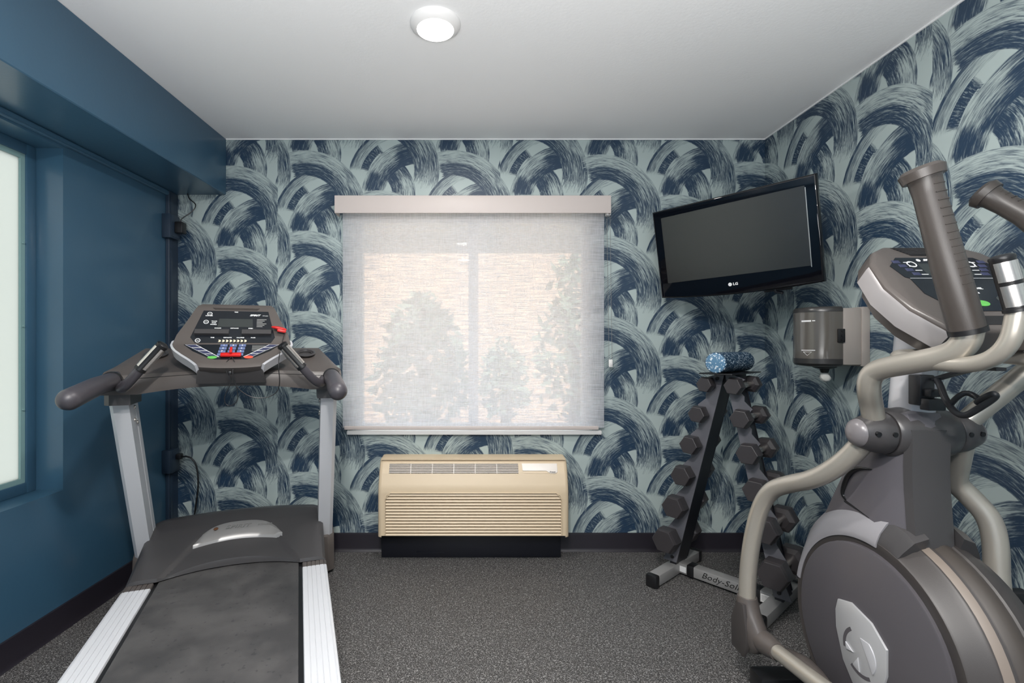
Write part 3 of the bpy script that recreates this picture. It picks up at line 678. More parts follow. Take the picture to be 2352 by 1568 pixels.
for b in lowb: face.append([LF(-hwl(b)+2*hwl(b)*i/16, b*(1+.06*(1-(2*i/16-1)**2)), (-.006 if b == lowb[-1] else 0)) for i in range(17)])
mb.rings(face, cap=False, closed=False)
back = Vector((0, .055, -.05))
rim = [r[0] for r in face]+face[-1][1:-1]+[r[-1] for r in face[::-1]]+face[0][::-1][1:-1]
mid = [p+back*.35 for p in rim]; cen = uo+Vector((0, .05, 0)); bk = [cen.lerp(p+back*1.5, .82) for p in rim]
mb.rings([rim, mid, bk], cap=False)
vs = [mb.bm.verts.new(p) for p in bk]; mb.bm.faces.new(vs)
CON = part('console', mb, M['gun'], TM, smooth=30)
part('console_neck', MB().rings([[(CC-w_, t1, z), (CC+w_, t1, z), (CC+w_*.9, t2, z), (CC-w_*.9, t2, z)] for z, w_, t1, t2 in ((1.06, .135, 2.31, 2.52), (1.11, .125, 2.275, 2.52), (1.142, .112, 2.262, 2.5), (1.20, .12, 2.36, 2.5))]), M['gun2'], CON, TM)
for sg in (-1, 1):   # silver wings along the lower edges
    mb = MB(); L1 = [(UF(sg*(curve(hw_u, b)+.001), b)) for b in (.02, .01)]+[LF(sg*(hwl(b)+.001), b) for b in (0, -.02, -.04, -.07, -.10, -.125, -.14)]
    mb.rings([[p, p+Vector((sg*.009, .004, -.004)), p+Vector((sg*.002, .024, -.04)), p+Vector((-sg*.012, .022, -.034))] for p in L1])
    part('console_wing', mb, M['silver'], CON, TM, label='silver side wing')
part('fan_vent', MB().prism([(-.098, .200), (-.085, .189), (.085, .189), (.098, .200)], .0008, (uo, ux, uy, un)), M['dark'], CON, TM)
mb = MB()
for i in range(5): mb.prism([(-.096+i*.003, .1995-i*.0024), (.096-i*.003, .1995-i*.0024), (.0955-i*.003, .1985-i*.0024), (-.0955+i*.003, .1985-i*.0024)], .002, (uo, ux, uy, un))
part('vent_slats', mb, M['gun'], CON, TM)
DSP = part('display_panel', MB().prism([(-.132, .182), (.134, .182), (.166, .035), (.150, .006), (-.150, .006), (-.170, .035)], .0012, (uo, ux, uy, un)), M['panel'], CON, TM)
def on(a, b, n=.0015): return (UF(a, b, n), ux, uy, un)
def onl(a, b, n=.0015): return (LF(a, b, n), ux, ly, ln)
mb = MB(); mb.prism([(-.066, .137), (.07, .137), (.072, .092), (-.070, .092)], .0005, on(0, 0)); part('lcd_screen', mb, M['lcd'], CON, TM)
part('logo_lettering', MB().text('SPIRIT', .0125, on(.078, .158), shear=.3, sx=1.25, bold=.0005), M['ink'], CON, TM); part('logo_lettering', MB().text('FITNESS', .0055, on(.122, .156), sx=1.2), M['ink'], CON, TM)
for s_, a, b in (('TIME', 0, .175), ('INCLINE', -.068, .084), ('DISTANCE', -.002, .084), ('SPEED', .064, .084), ('TIME', -.085, .033), ('DISTANCE', -.026, .033), ('CALORIES', .025, .033), ('PULSE', .076, .033), ('TRACK', -.085, .122), ('PACE', -.086, .113), ('PROFILE', -.087, .104), ('ON / OFF', -.108, .152)):
    part('panel_lettering', MB().text(s_, .0062, on(a, b), sx=1.1, bold=.0003), M['ink'], CON, TM)
mb = MB()
for i in range(6): mb.prism([(.088, .137-i*.008), (.128-(i % 3)*.008, .137-i*.008), (.128-(i % 3)*.008, .133-i*.008), (.087, .133-i*.008)], .0003, on(0, 0))
part('instruction_print', mb, M['grey_ink'], CON, TM)
for a, b in ((-.106, .163), (-.117, .118), (-.140, .018)):
    part('button_ring', MB().lathe([(.0002, .0105), (.0012, .0105), (.0012, .0078), (.0002, .0078)], UF(a, b, .0012), un, 24).prism([(-.005, -.0012), (.005, -.0012), (.005, .0012), (-.005, .0012)], .0003, (UF(a, b, .0014), ux, uy, un)), M['ink'], CON, TM)
mb = MB()
for i in range(8): a = -.062+i*.0145; mb.prism([(a, .010), (a+.008, .010), (a+.0125, .016), (a+.008, .022), (a, .022), (a+.0045, .016)], .0004, on(0, 0))
part('level_chevrons', mb, mat('chevron_cream', srgb(214, 204, 178), .5), CON, TM)
for a0_, a1_ in ((-.155, -.022), (.030, .150)):
    o1 = .053
    mb = MB(); mb.rings([[UF(a, .046, .001), UF(a, .046, .016), UF(a+(.004 if a < 0 else -.004)*0, .073, .010), UF(a, .075, .001)] for a in (a0_, a1_)]); part('reading_ledge', mb, M['gun2'], CON, TM)
KEY = part('key_panel', MB().prism([(-.190, -.004), (.190, -.004), (.150, -.05), (.085, -.098), (.06, -.108), (-.06, -.108), (-.085, -.098), (-.150, -.05)], .001, (uo, ux, ly, ln)), M['panel'], CON, TM)
for sg in (-1, 1):
    mb = MB()
    for k in range(4):
        b1, b2 = -.006-k*.022, -.026-k*.022; c1 = .184-k*.0265; c2 = c1-.024; wd = .042-.002*k
        mb.prism([(sg*c1, b1), (sg*(c1-wd), b1), (sg*(c2-wd), b2), (sg*c2, b2)], .0004, onl(0, 0, .0012))
    part('key_frame', mb, M['ink'], CON, TM)
key_navy = mat('key_navy', srgb(52, 56, 84), .4)
for sg in (-1, 1):
    for k in range(4):
        mb = MB(); b1, b2 = -.0075-k*.022, -.0245-k*.022; c1 = .181-k*.0265; c2 = c1-.021; wd = .036-.002*k
        mb.prism([(sg*c1, b1), (sg*(c1-wd), b1), (sg*(c2-wd), b2), (sg*c2, b2)], .0008, onl(0, 0, .0012))
        part('program_key', mb, key_navy, CON, TM)
mt = MB(); dig = '123456789*0#'
for rr_ in range(4):
    for cc_ in range(3):
        a, b = -.036+cc_*.036-rr_*.002, -.012-rr_*.021
        part('number_key', MB().prism([(a-.014, b-.008), (a+.014, b-.008), (a+.014, b+.008), (a-.014, b+.008)], .0016, onl(0, 0, .001), .0006), M['keyblue'], CON, TM); mt.text(dig[rr_*3+cc_], .011, onl(a, b, .0027), bold=.0003)
part('number_print', mt, M['ink'], CON, TM)
mb = MB()
for i in range(6): mb.prism([(.075, -.012-i*.007), (.128-(i % 3)*.006, -.012-i*.007), (.126-(i % 3)*.006, -.015-i*.007), (.075, -.015-i*.007)], .0003, onl(0, 0, .001))
part('warning_print', mb, M['grey_ink'], CON, TM)
for a, m_, lb in ((-.072, 'green', 'green start key'), (.066, 'orange', 'red stop key')):
    mb = MB(); mb.prism([(a+.018*math.cos(2*PI*i/24), -.095+.009*math.sin(2*PI*i/24)) for i in range(24)], .002, (uo+ln*.001, ux, ly, ln), .0006); part('start_key' if m_ == 'green' else 'stop_key', mb, M[m_], CON, TM, label=lb)
# safety key on its lanyard: lies on the console, so a thing of its own
SK = thing('safety_key', 'red magnetic safety key and red clip on a black lanyard hung on the treadmill console', 'safety key', _R*(SCN+0.0)+_F*2.28+Vector((0, 0, 1.14)), YAW, org=(0, 2.28, 1.14))
ko = LF(-.002, -.088, .0032)
mb = MB().box((-.04, -.011, 0), (.04, .011, .012), .005).box((-.005, -.004, .01), (.005, .034, .024), .003)
rot = Matrix((ux, ly, ln)).transposed()
for v in mb.bm.verts: v.co = ko+rot @ v.co
part('key_tab', mb, M['red'], SK)
cl = UF(.183, .076, .016)
mb = MB(); mb.blob((0, 0, 0), (.034, .014, .008), 3).box((-.006, -.016, -.016), (.032, .004, -.003), .003).box((.022, -.01, -.008), (.03, .004, -.001))
for v in mb.bm.verts: v.co = cl+Matrix.Rotation(.2, 3, 'Y') @ v.co
part('clip', mb, M['red'], SK)
e = LF(0, -.101, .008)
cordp = [e, e+Vector((-.022, -.02, -.03)), e+Vector((-.014, -.035, -.06)), e+Vector((.01, -.037, -.10)), e+Vector((-.025, -.035, -.165)), e+Vector((-.012, -.035, -.205)), e+Vector((.03, -.035, -.19)), e+Vector((.028, -.035, -.13)), e+Vector((.006, -.035, -.06)), e+Vector((.02, -.02, -.03)), e+Vector((.004, -.002, .0))]
mb = MB().tube(cordp, .0017, 8, 3)
cordq = [e+Vector((.008, -.036, -.085)), e+Vector((.03, -.036, -.135)), e+Vector((.09, -.036, -.175)), e+Vector((.16, -.036, -.17)), e+Vector((.195, -.038, -.13)), Vector((.202, 2.21, 1.15)), UF(.20, .0, .03), cl+Vector((.028, -.006, -.012))]
mb.tube(cordq, .0017, 8, 3); part('cord', mb, M['blkp'], SK)
part('cord_bead', MB().box(e+Vector((-.006, -.043, -.072)), e+Vector((.006, -.031, -.058)), .002), M['blkp'], SK)

# ------------------------------------------------------------------ dumbbell rack (A across, P towards its front, z up)
RO = Vector((1.255, 2.47, 0)); RA = Vector((.655, -.756, 0)); RP = Vector((-.756, -.655, 0))
RK = thing('dumbbell_rack', 'black and grey A-shaped dumbbell rack standing in the back right corner', 'dumbbell rack', RO)
def rk(a, p, z): return RO+RA*a+RP*p+Vector((0, 0, z))
RK_Z = Vector((0, 0, 1))
def rbox(a0, a1, p0, p1, z0, z1, bev=.004):
    mb = MB().box((a0, p0, z0), (a1, p1, z1), bev); m3 = Matrix((RA, RP, RK_Z)).transposed()
    for v in mb.bm.verts: v.co = RO+m3 @ v.co
    return mb
part('cross_bar', rbox(-.225, .225, -.03, .028, .012, .066, .005), M['footgrey'], RK)
for a in (-.16, .155): part('bar_sleeve', rbox(a-.018, a+.018, -.032, .031, .010, .068, .003), M['blkp'], RK)
part('bar_label', rbox(-.222, -.182, .0275, .0286, .022, .052, 0), M['ink'], RK, label='white sticker')
lb = part('bar_label', rbox(.176, .222, .0275, .0286, .018, .054, 0), M['ink'], RK, label='white barcode sticker')
mb = MB()
for i in range(14): x = .180+i*.003; mb.box((x, .0286, .022), (x+.0013, .0289, .05))
for v in mb.bm.verts: v.co = RO+Matrix((RA, RP, RK_Z)).transposed() @ v.co
part('barcode_lines', mb, M['grey_ink'], lb, RK)
part('bar_lettering', MB().text('Body-Solid', .042, (rk(.0, .0285, .042), RA, (0, 0, 1), RP), shear=.35, sx=1.12, bold=-.0004), M['blackink'], RK)
for sg in (-1, 1):
    ft = part('foot', rbox(sg*.245-.029, sg*.245+.029, -.20, .235, .008, .062, .005), M['footgrey'], RK)
    for pe, pd in ((.235, .272), (-.20, -.235)): part('foot_cap', rbox(sg*.245-.031, sg*.245+.031, min(pe, pd), max(pe, pd), 0, .065, .010), M['blkp'], ft, RK)
def col_a(sg, z): return lerp(-.240, .002, (z-.06)/1.0) if sg < 0 else lerp(.262, .050, (z-.06)/1.0)
HZ = [1.022, .872, .714, .552, .384, .20]            # height of each dumbbell, top to bottom
for sg in (-1, 1):
    mb = MB(); mb.rings([[rk(col_a(sg, z)-sg*.0+q*.017, p, z) for q, p in ((-1, -.065), (1, -.065), (1, .055), (-1, .055))] for z in (.06, 1.075)])
    cl_ = part('column', mb, M['blk'], RK)
    for pp in (.055, -.071):
        pts = [(col_a(sg, .075)-sg*.018, .075), (col_a(sg, .075)+sg*(.055 if pp > 0 else .02), .075)]
        for h in HZ[::-1]:
            a = col_a(sg, h); pts += [(a+sg*.058, h-.070), (a+sg*.058, h-.046), (a+sg*.034, h-.024), (a+sg*.026, h+.0), (a+sg*.044, h+.022), (a+sg*.062, h+.046 if h < 1 else h+.034)] if pp > 0 else []
        pts += [(col_a(sg, 1.075)+sg*.02, 1.075), (col_a(sg, 1.075)-sg*.018, 1.075)]
        part('saddle_plate', MB().prism(pts, .006, (RO+RP*pp, RA, (0, 0, 1), RP)), M['saddle'] if pp > 0 else M['blk'], cl_, RK, smooth=0)
    for z in (.10, 1.055): part('column_bolt', MB().cyl(rk(col_a(sg, z)+sg*.01, .061, z), rk(col_a(sg, z)+sg*.01, .066, z), .009, n=6), M['blkp'], cl_, RK)
part('top_shelf', rbox(-.055, .10, -.20, .16, 1.079, 1.085, .002), M['blkp'], RK)
part('apex_block', rbox(-.03, .085, -.05, .045, 1.04, 1.079, .003), M['blk'], RK)

# dumbbells
names = ['smallest', 'second smallest', 'third', 'fourth', 'fifth', 'largest']
pos = ['top of', 'second from the top of', 'third from the top of', 'third from the bottom of', 'second from the bottom of', 'bottom of']
def hexring(c, ax, e1, e2, r): return [c+e1*r*math.cos(PI/3*i)+e2*r*math.sin(PI/3*i) for i in range(6)]
mesh_cache = {}
def dumbbell(sg, k):
    side = 'left' if sg < 0 else 'right'
    r = [.041, .045, .0495, .055, .061, .067][k]+(.003 if sg > 0 else 0); hl = [.062, .066, .070, .074, .078, .084][k]
    z = HZ[k]; a = col_a(sg, z)+sg*(.036 if sg < 0 else .032); c = rk(a, 0, z+.004)
    t = thing('dumbbell', f'black rubber hex dumbbell at the {pos[k]} the {side} rack column', 'dumbbell', c, group='hex dumbbells on the rack')
    part('handle', MB().tube([c-RP*.085, c-RP*.06, c, c+RP*.06, c+RP*.085], [.013, .0135, .017, .0135, .013], 16, 1), M['chrome'], t)
    tw = random.Random(k*2+sg).uniform(-.12, .12); e1 = RA*math.cos(tw)+RK_Z*math.sin(tw); e2 = RK_Z*math.cos(tw)-RA*math.sin(tw)
    for q in (1, -1):
        h0 = c+RP*q*.072; rings = [hexring(h0+RP*q*x, RP, e1, e2, rr) for x, rr in ((0, r*.62), (.010, r*.95), (.016, r), (hl-.014, r), (hl, r*.90), (hl+.001, r*.86))]
        part('head', MB().rings(rings), M['hex'], t, smooth=20)
for sg in (-1, 1):
    for k in range(6): dumbbell(sg, k)
# foam roller on the shelf
FR = thing('foam_roller', 'blue speckled foam roller lying on top of the dumbbell rack', 'foam roller', rk(.02, 0, 1.0852))
part('roller_body', MB().lathe([(-.175, .046), (-.171, .050), (.171, .050), (.175, .046)], rk(.022, -.02, 1.1356), RP, 40), M['roller'], FR)
part('end_face', MB().lathe([(.175, .046), (.1755, .045), (.1757, 0)], rk(.022, -.02, 1.1356), RP, 40), M['rollerend'], FR, label='pale blue end')
part('end_face', MB().lathe([(-.175, .046), (-.1755, .045), (-.1757, 0)], rk(.022, -.02, 1.1356), RP, 40), M['rollerend'], FR, label='pale blue end')

# ------------------------------------------------------------------ television on its bracket
TL_, TR_ = Vector((1.0194, 2.75, 0)), Vector((1.531, 2.177, 0))
tx = (TR_-TL_).normalized(); tn = Vector((tx.y, -tx.x, 0)).normalized()
if tn.y > 0: tn = -tn
tilt = math.radians(10); roll = .028
tup = Vector((0, 0, 1))*math.cos(tilt)+tn*math.sin(tilt); tnn = tn*math.cos(tilt)-Vector((0, 0, 1))*math.sin(tilt)
tX = (tx*math.cos(roll)+tup*math.sin(roll)).normalized(); tU = (tup*math.cos(roll)-tx*math.sin(roll)).normalized()
tc = (TL_+TR_)/2+Vector((0, 0, 1.7275))
W2, H2 = .384, .238
TV = thing('television', 'black flat screen television tilted down on the corner bracket above the dumbbells', 'television', tc-Vector((0, 0, .25)))
FRM = (tc, tX, tU, tnn)
def tvp(a, b, n): return tc+tX*a+tU*b+tnn*n
bez = []
for i in range(40):
    a = -W2+2*W2*i/39; bez.append((a, -H2-.018*(1-(a/W2)**2)))
outline = bez+[(W2, -H2), (W2, H2), (-W2, H2)]
BZ = part('bezel', MB().prism(outline[:40]+[(W2, H2), (-W2, H2)], .030, (tvp(0, 0, -.030), tX, tU, tnn), .009, 4), M['gloss'], TV)
part('screen', MB().prism([(-W2+.048, -H2+.078), (W2-.046, -H2+.078), (W2-.046, H2-.042), (-W2+.048, H2-.042)], .0008, (tvp(0, 0, .0002), tX, tU, tnn)), M['screen'], TV)
part('screen_edge', MB().prism([(W2-.046, -H2+.072), (W2-.0425, -H2+.072), (W2-.0425, H2-.05), (W2-.046, H2-.05)], .0012, (tvp(0, 0, .0002), tX, tU, tnn)), M['chrome'], BZ, TV, label='bright chrome strip')
part('rear_shell', MB().prism([(-W2+.02, -H2+.01), (W2-.02, -H2+.01), (W2-.02, H2-.01), (-W2+.02, H2-.01)], -.022, (tvp(0, 0, -.030), tX, tU, tnn)).prism([(-W2+.14, -H2+.05), (W2-.14, -H2+.05), (W2-.14, H2-.10), (-W2+.14, H2-.10)], -.05, (tvp(0, 0, -.052), tX, tU, tnn)), M['blkp'], TV)
lo2 = MB().lathe([(.0002, .009), (.0008, .009), (.0008, 0)], tvp(-.014, -H2+.034, .0002), tnn, 28).text('LG', .018, (tvp(.012, -H2+.034, .0003), tX, tU, tnn), sx=1.1, bold=.0006)
part('logo_lettering', lo2, M['ink'], BZ, TV)
mb = MB().box((-.045, -.012, -.05), (.045, .012, .0), .005)
part('bracket_plate', MB().prism([(-.1, -.1), (.1, -.1), (.1, .1), (-.1, .1)], -.012, (tvp(0, 0, -.102), tX, tU, tnn)), M['blk'], TV)
arm = [tvp(0, 0, -.11), Vector((1.50, 2.60, 1.72)), Vector((XR-.02, 2.62, 1.72))]
part('bracket_arm', MB().tube(arm, .022, 12), M['blk'], TV)
part('wall_bracket', MB().box((XR-.022, 2.57, 1.60), (XR, 2.67, 1.84), .003), M['blk'], TV)
part('tilt_knob', MB().tube([tvp(.16, -H2+.01, -.06), tvp(.17, -H2-.03, -.06), tvp(.20, -H2-.038, -.06)], .008, 10).tube([tvp(.12, -H2-.022, -.06), tvp(.24, -H2-.018, -.06)], .006, 10), M['blk'], TV)

# ------------------------------------------------------------------ paper towel dispenser on the right wall
PD = thing('paper_towel_dispenser', 'smoked grey paper towel dispenser on the right wall', 'paper towel dispenser', (XR, 2.27, 1.13))
cx, cy, pr = 1.603, 2.264, .112
pl = [(XR, cy-pr), (XR, cy+pr), (1.612, cy+pr), (1.612, cy-pr)]
part('back_housing', MB().box((1.612, cy-pr, 1.134), (XR-.035, cy+pr, 1.383), .004).box((XR-.035, cy-pr-.004, 1.128), (XR, cy+pr+.004, 1.388), .003), M['taupe'], PD)
arc = [(1.611, cy-pr)]+[(cx-.004+pr*math.cos(a), cy+pr*math.sin(a)) for a in [(-PI/2-PI*i/28) for i in range(29)]]+[(1.611, cy+pr)]
mb = MB(); mb.rings([[(x, y, z) for x, y in arc] for z in (1.160, 1.368)]); CV = part('cover', mb, M['smoke'], PD)
part('cover_cap', MB().rings([[(cx+(x-cx)*q, cy+(y-cy)*q, z) for x, y in arc] for z, q in ((1.368, 1.006), (1.382, 1.004), (1.390, .95), (1.394, .6))]), M['smoke2'], PD)
part('cover_base', MB().rings([[(cx+(x-cx)*q, cy+(y-cy)*q, z) for x, y in arc] for z, q in ((1.160, 1.004), (1.138, 1.003), (1.128, .92), (1.122, .5))]), M['smoke2'], PD)
mb = MB().box((1.585, cy-pr-.010, 1.232), (1.615, cy-pr, 1.292), .003)
for z in (1.242, 1.262, 1.282): mb.cyl((1.602, cy-pr-.013, z), (1.602, cy-pr-.009, z), .005, n=12)
part('latch', mb, M['blkp'], PD)
def cyl_decal(mb, pts, z): 
    mb.rings([[(cx-.004+(pr+.0008)*math.cos(a), cy+(pr+.0008)*math.sin(a), z+dz) for dz in (0, pts[2])] for a in [lerp(pts[0], pts[1], i/8) for i in range(9)]], cap=False, closed=False)
mb = MB(); A_ = lambda d: math.radians(d)
cyl_decal(mb, (A_(-168), A_(-146), .007), 1.325); cyl_decal(mb, (A_(-144), A_(-138), .004), 1.327); cyl_decal(mb, (A_(-168), A_(-138), .003), 1.196)
def cp(d, z): return Vector((cx-.004+(pr+.001)*math.cos(A_(d)), cy+(pr+.001)*math.sin(A_(d)), z))
mb.tube([cp(-163, 1.190), cp(-154, 1.174), cp(-145, 1.190), cp(-163, 1.190)], .0009, 6)
part('cover_print', mb, M['ink'], CV, PD)
part('nozzle', MB().lathe([(0, .05), (.006, .045), (.012, .02), (.03, .014), (.032, .0)], (cx, cy-.01, 1.124), (0, 0, -1), 24), M['blkp'], PD)
mb = MB(); rg = random.Random(4); rgs = []
for i, (z, r) in enumerate(((1.100, .010), (1.088, .017), (1.074, .022), (1.062, .018), (1.055, .008))): rgs.append([(cx+.002*i+r*(1+.25*rg.uniform(-1, 1))*math.cos(2*PI*j/12), cy-.01+r*(1+.25*rg.uniform(-1, 1))*math.sin(2*PI*j/12), z+.003*rg.uniform(-1, 1)) for j in range(12)])
part('paper_tip', mb.rings(rgs), M['paperw'], PD, smooth=60, label='crumpled white paper end')

# ------------------------------------------------------------------ elliptical trainer (faces the back wall)
XC = 1.215; DY, DZ = 1.39, .385
EL = thing('elliptical_trainer', 'grey elliptical cross trainer with silver arms in front of the right wall', 'elliptical trainer', (XC, 1.39, 0))
X1 = Vector((1, 0, 0))
def drum(prof, n=72): return MB().lathe(prof, (XC, DY, DZ), (1, 0, 0), n)
part('drive_shroud', drum([(-.106, .0), (-.106, .276), (-.108, .281), (-.108, .296), (-.104, .300), (-.092, .304), (-.074, .318), (-.062, .322), (-.058, .326), (-.030, .334), (-.026, .330), (-.010, .338), (-.003, .339), (-.0015, .336), (.0015, .336), (.003, .339), (.010, .338), (.026, .330), (.030, .334), (.058, .326), (.074, .318), (.092, .304), (.108, .296), (.106, .276), (.106, 0)]), M['shroud'], EL, smooth=28)
part('shroud_stripe', drum([(-.055, .3275), (-.054, .3285), (-.036, .3340), (-.035, .3330)]), M['stripe'], EL, smooth=28)
part('shroud_spine', drum([(-.0245, .3315), (-.012, .3382), (-.0035, .3398), (.0035, .3398), (.012, .3382), (.0245, .3315)]), mat('spine_brown', srgb(66, 60, 56), .45), EL, smooth=28)
for sg in (-1, 1):
    dk = part('drive_disc', drum([(sg*.104, .0), (sg*.1165, .0), (sg*.1165, .262), (sg*.1145, .267), (sg*.104, .268)]), M['disc'], EL, smooth=28)
    if sg < 0:
        # shield emblem on the near disc
        xe = XC-.1168
        def ey(p): return (Vector((xe, DY, DZ)), Vector((0, -1, 0)), Vector((0, 0, 1)), Vector((-1, 0, 0)))
        sh = [(-.072, .085), (-.030, .098), (.030, .082), (.072, .045), (.072, -.015), (.052, -.085), (.015, -.118), (-.025, -.098), (-.055, -.06), (-.078, .01), (-.080, .055)]
        eb = part('emblem', MB().prism([(a*1.22-.004, b*1.16-.022) for a, b in sh], .006, ey(0), .003), M['plate'], EL, label='silver shield emblem')
        fr2 = (Vector((xe-.0062, DY, DZ)), Vector((0, -1, 0)), Vector((0, 0, 1)), Vector((-1, 0, 0)))
        circ = lambda r, d0, d1, n=14: [(-.002+r*math.cos(math.radians(d0+(d1-d0)*i/n)), -.032+r*math.sin(math.radians(d0+(d1-d0)*i/n))) for i in range(n+1)]
        for d0, d1 in ((126, 194), (236, 302)):
            part('emblem_groove', MB().prism(circ(.066, d0, d1)+circ(.056, d1, d0), .0006, fr2), M['disc'], eb, EL)
        for d0, d1, tip in ((-36, 56, (-.002, .012)), (240, 268, (-.010, -.048)), (178, 200, (-.028, -.044))):
            part('emblem_relief', MB().prism(circ(.0545, d0, d1, 10)+[tip], .003, fr2, .0015), M['silver'], eb, EL)
# pale shoulders either side over the shroud, below the neck, each with a dark end block
for sg in (-1, 1):
    mb = MB(); rs = []
    for i in range(29):
        a = math.radians(83+i*87/28); cs, sn = math.cos(a), math.sin(a)   # angle from rear (towards the user) to front
        k = min(1, max(0, (168-math.degrees(a))/45)); k = k*k*(3-2*k); rr_ = []
        for x, r in ((.111, .283), (.1125, .290), (.111, .300), (.104, .306+.018*k), (.088, .318+.034*k), (.066, .324+.044*k), (.045, .328+.044*k), (.045, .30)):
            rr_.append((XC+sg*x, DY-cs*r, DZ+sn*r))
        rs.append(rr_)
    sh_ = part('shroud_shoulder', mb.rings(rs), mat('shoulder_grey', srgb(142, 140, 144), .34), EL, smooth=30)
    rs = []
    for a_, g in ((70, -.004), (75, .004), (83.5, .006)):
        a = math.radians(a_); cs, sn = math.cos(a), math.sin(a)
        rs.append([(XC+sg*x, DY-cs*r, DZ+sn*r) for x, r in ((.105, .283), (.1075, .298), (.100, .318+g), (.078, .352+g), (.045, .366+g), (.045, .30))])
    part('shoulder_end', MB().rings(rs), M['gun2'], sh_, EL, smooth=30)
# neck
XN = 1.2
def nsec(z, yr, yf, hw, c=.02, pinch=.8):
    XC = XN; rw = min(hw, .056)
    return [(XC-rw, yr+c, z), (XC-rw+c*.6, yr, z), (XC, yr-.006, z), (XC+rw-c*.6, yr, z), (XC+rw, yr+c, z), (XC+hw, yr+.09, z), (XC+hw*pinch, yf-c, z), (XC+hw*pinch-c, yf, z), (XC-hw*pinch+c, yf, z), (XC-hw*pinch, yf-c, z), (XC-hw, yr+.09, z)]
NK = part('neck', MB().rings([nsec(.655, 1.285, 1.625, .082), nsec(.74, 1.292, 1.585, .078), nsec(.84, 1.30, 1.535, .074), nsec(.90, 1.302, 1.49, .072), nsec(.955, 1.300, 1.46, .072), nsec(1.01, 1.300, 1.44, .070), nsec(1.04, 1.315, 1.42, .055), nsec(1.046, 1.33, 1.40, .035)]), M['neckg'], EL, smooth=32)
part('neck_spine', MB().rings([[(XN-.056, yr+.012, z), (XN-.050, yr-.008, z), (XN, yr-.017, z), (XN+.050, yr-.008, z), (XN+.056, yr+.012, z)] for z, yr in ((.640, 1.288), (.74, 1.292), (.84, 1.30), (.90, 1.302), (.96, 1.300), (1.0, 1.302))]), M['gun2'], NK, EL, smooth=32)
xs = XN-.0755
part('neck_recess', MB().tube([(xs+.009, 1.50, .752), (xs+.010, 1.52, .765), (xs+.0085, 1.495, .83), (xs+.0045, 1.455, .862), (xs+.001, 1.395, .872)], [.003, .007, .007, .006, .001], 8, 2).tube([(xs+.009, 1.505, .748), (xs-.001, 1.40, .732)], [.004, .001], 8), M['blkp'], NK, EL)
# pivot hub
HUBY, HUBZ = 1.36, .982
part('pivot_housing', MB().lathe([(-.085, .0), (-.085, .058), (-.078, .064), (-.04, .070), (.04, .070), (.078, .064), (.085, .058), (.085, 0)], (XC, HUBY, HUBZ), X1, 40), M['gun2'], EL)
for sg in (-1, 1):
    hb = part('arm_hub', MB().lathe([(sg*.088, 0), (sg*.088, .056), (sg*.092, .058), (sg*.125, .052), (sg*.157, .039)], (XC, HUBY, HUBZ), X1, 40), M['gun2'], EL)
    part('hub_cap', MB().lathe([(sg*.157, .0385), (sg*.165, .035), (sg*.173, .025), (sg*.177, .013), (sg*.178, 0)], (XC, HUBY, HUBZ), X1, 40), mat('cap_grey', srgb(112, 108, 110), .3), hb, EL)
    for q in (.100, .138): part('hub_screw', MB().cyl((XC+sg*q, HUBY-.04, HUBZ+.005), (XC+sg*q, HUBY-.0585+(.007 if q > .12 else 0), HUBZ+.004), .0065, n=12), M['blkp'], hb, EL)
# mast
def ell(z, y, rx, ry, n=28): return [(XC+rx*math.copysign(abs(math.cos(a))**.7, math.cos(a)), y+ry*math.copysign(abs(math.sin(a))**.7, math.sin(a)), z) for a in [2*PI*i/n for i in range(n)]]
part('mast', MB().rings([ell(1.02, 1.372, .040, .052), ell(1.15, 1.362, .038, .050), ell(1.36, 1.345, .034, .048)]), M['silver'], EL)
# console
fo = Vector((XC+.035, 1.17, 1.28)); fy = Vector((0, .21, .22)).normalized(); fn = Vector((0, -fy.z, fy.y)); FX = (fo, X1, fy, fn)
def EF(a, b, n=0): return fo+X1*a+fy*b+fn*n
out_ = [(-.105, .304), (.105, .304), (.150, .278), (.182, .225), (.196, .13), (.18, .05), (.13, -.03), (-.13, -.03), (-.18, .05), (-.196, .13), (-.182, .225), (-.150, .278)]
EC = part('console', MB().prism([(a*.86, b*.88+.01) for a, b in out_], .10, (EF(0, .0, -.105), X1, fy, fn)).prism(out_, .068, (EF(0, 0, -.068), X1, fy, fn), .012, 3), M['gun'], EL, smooth=30)
for sg in (-1, 1):
    seg = [(sg*a, b) for a, b in ((.184, .222), (.198, .13), (.182, .048), (.132, -.032))]
    mb = MB(); mb.rings([[EF(a*1.0, b, -.010), EF(a*1.022, b-.002, -.018), EF(a*1.02, b-.002, -.062), EF(a*.98, b, -.066)] for a, b in seg])
    part('console_wing', mb, mat('wing_grey', srgb(150, 146, 146), .35, .2), EC, EL, label='pale grey side wing')
part('fan_vent', MB().prism([(-.092, .294), (-.055, .258), (.055, .258), (.092, .294)], .0006, (EF(0, 0, .0002), X1, fy, fn)), M['blkp'], EC, EL)
mb = MB()
for i in range(6): mb.prism([(-.088+i*.0055, .292-i*.0055), (.088-i*.0055, .292-i*.0055), (.087-i*.0055, .2905-i*.0055), (-.087+i*.0055, .2905-i*.0055)], .002, (EF(0, 0, .0004), X1, fy, fn))
part('vent_slats', mb, M['gun2'], EC, EL)
ED = part('display_panel', MB().prism([(-.105, .248), (.105, .248), (.140, .212), (.128, .165), (.118, .160), (.118, .10), (.075, .035), (-.075, .035), (-.118, .10), (-.118, .160), (-.128, .165), (-.140, .212)], .0012, (EF(0, 0, .0003), X1, fy, fn)), M['panel'], EC, EL)
def one(a, b, n=.0016): return (EF(a, b, n), X1, fy, fn)
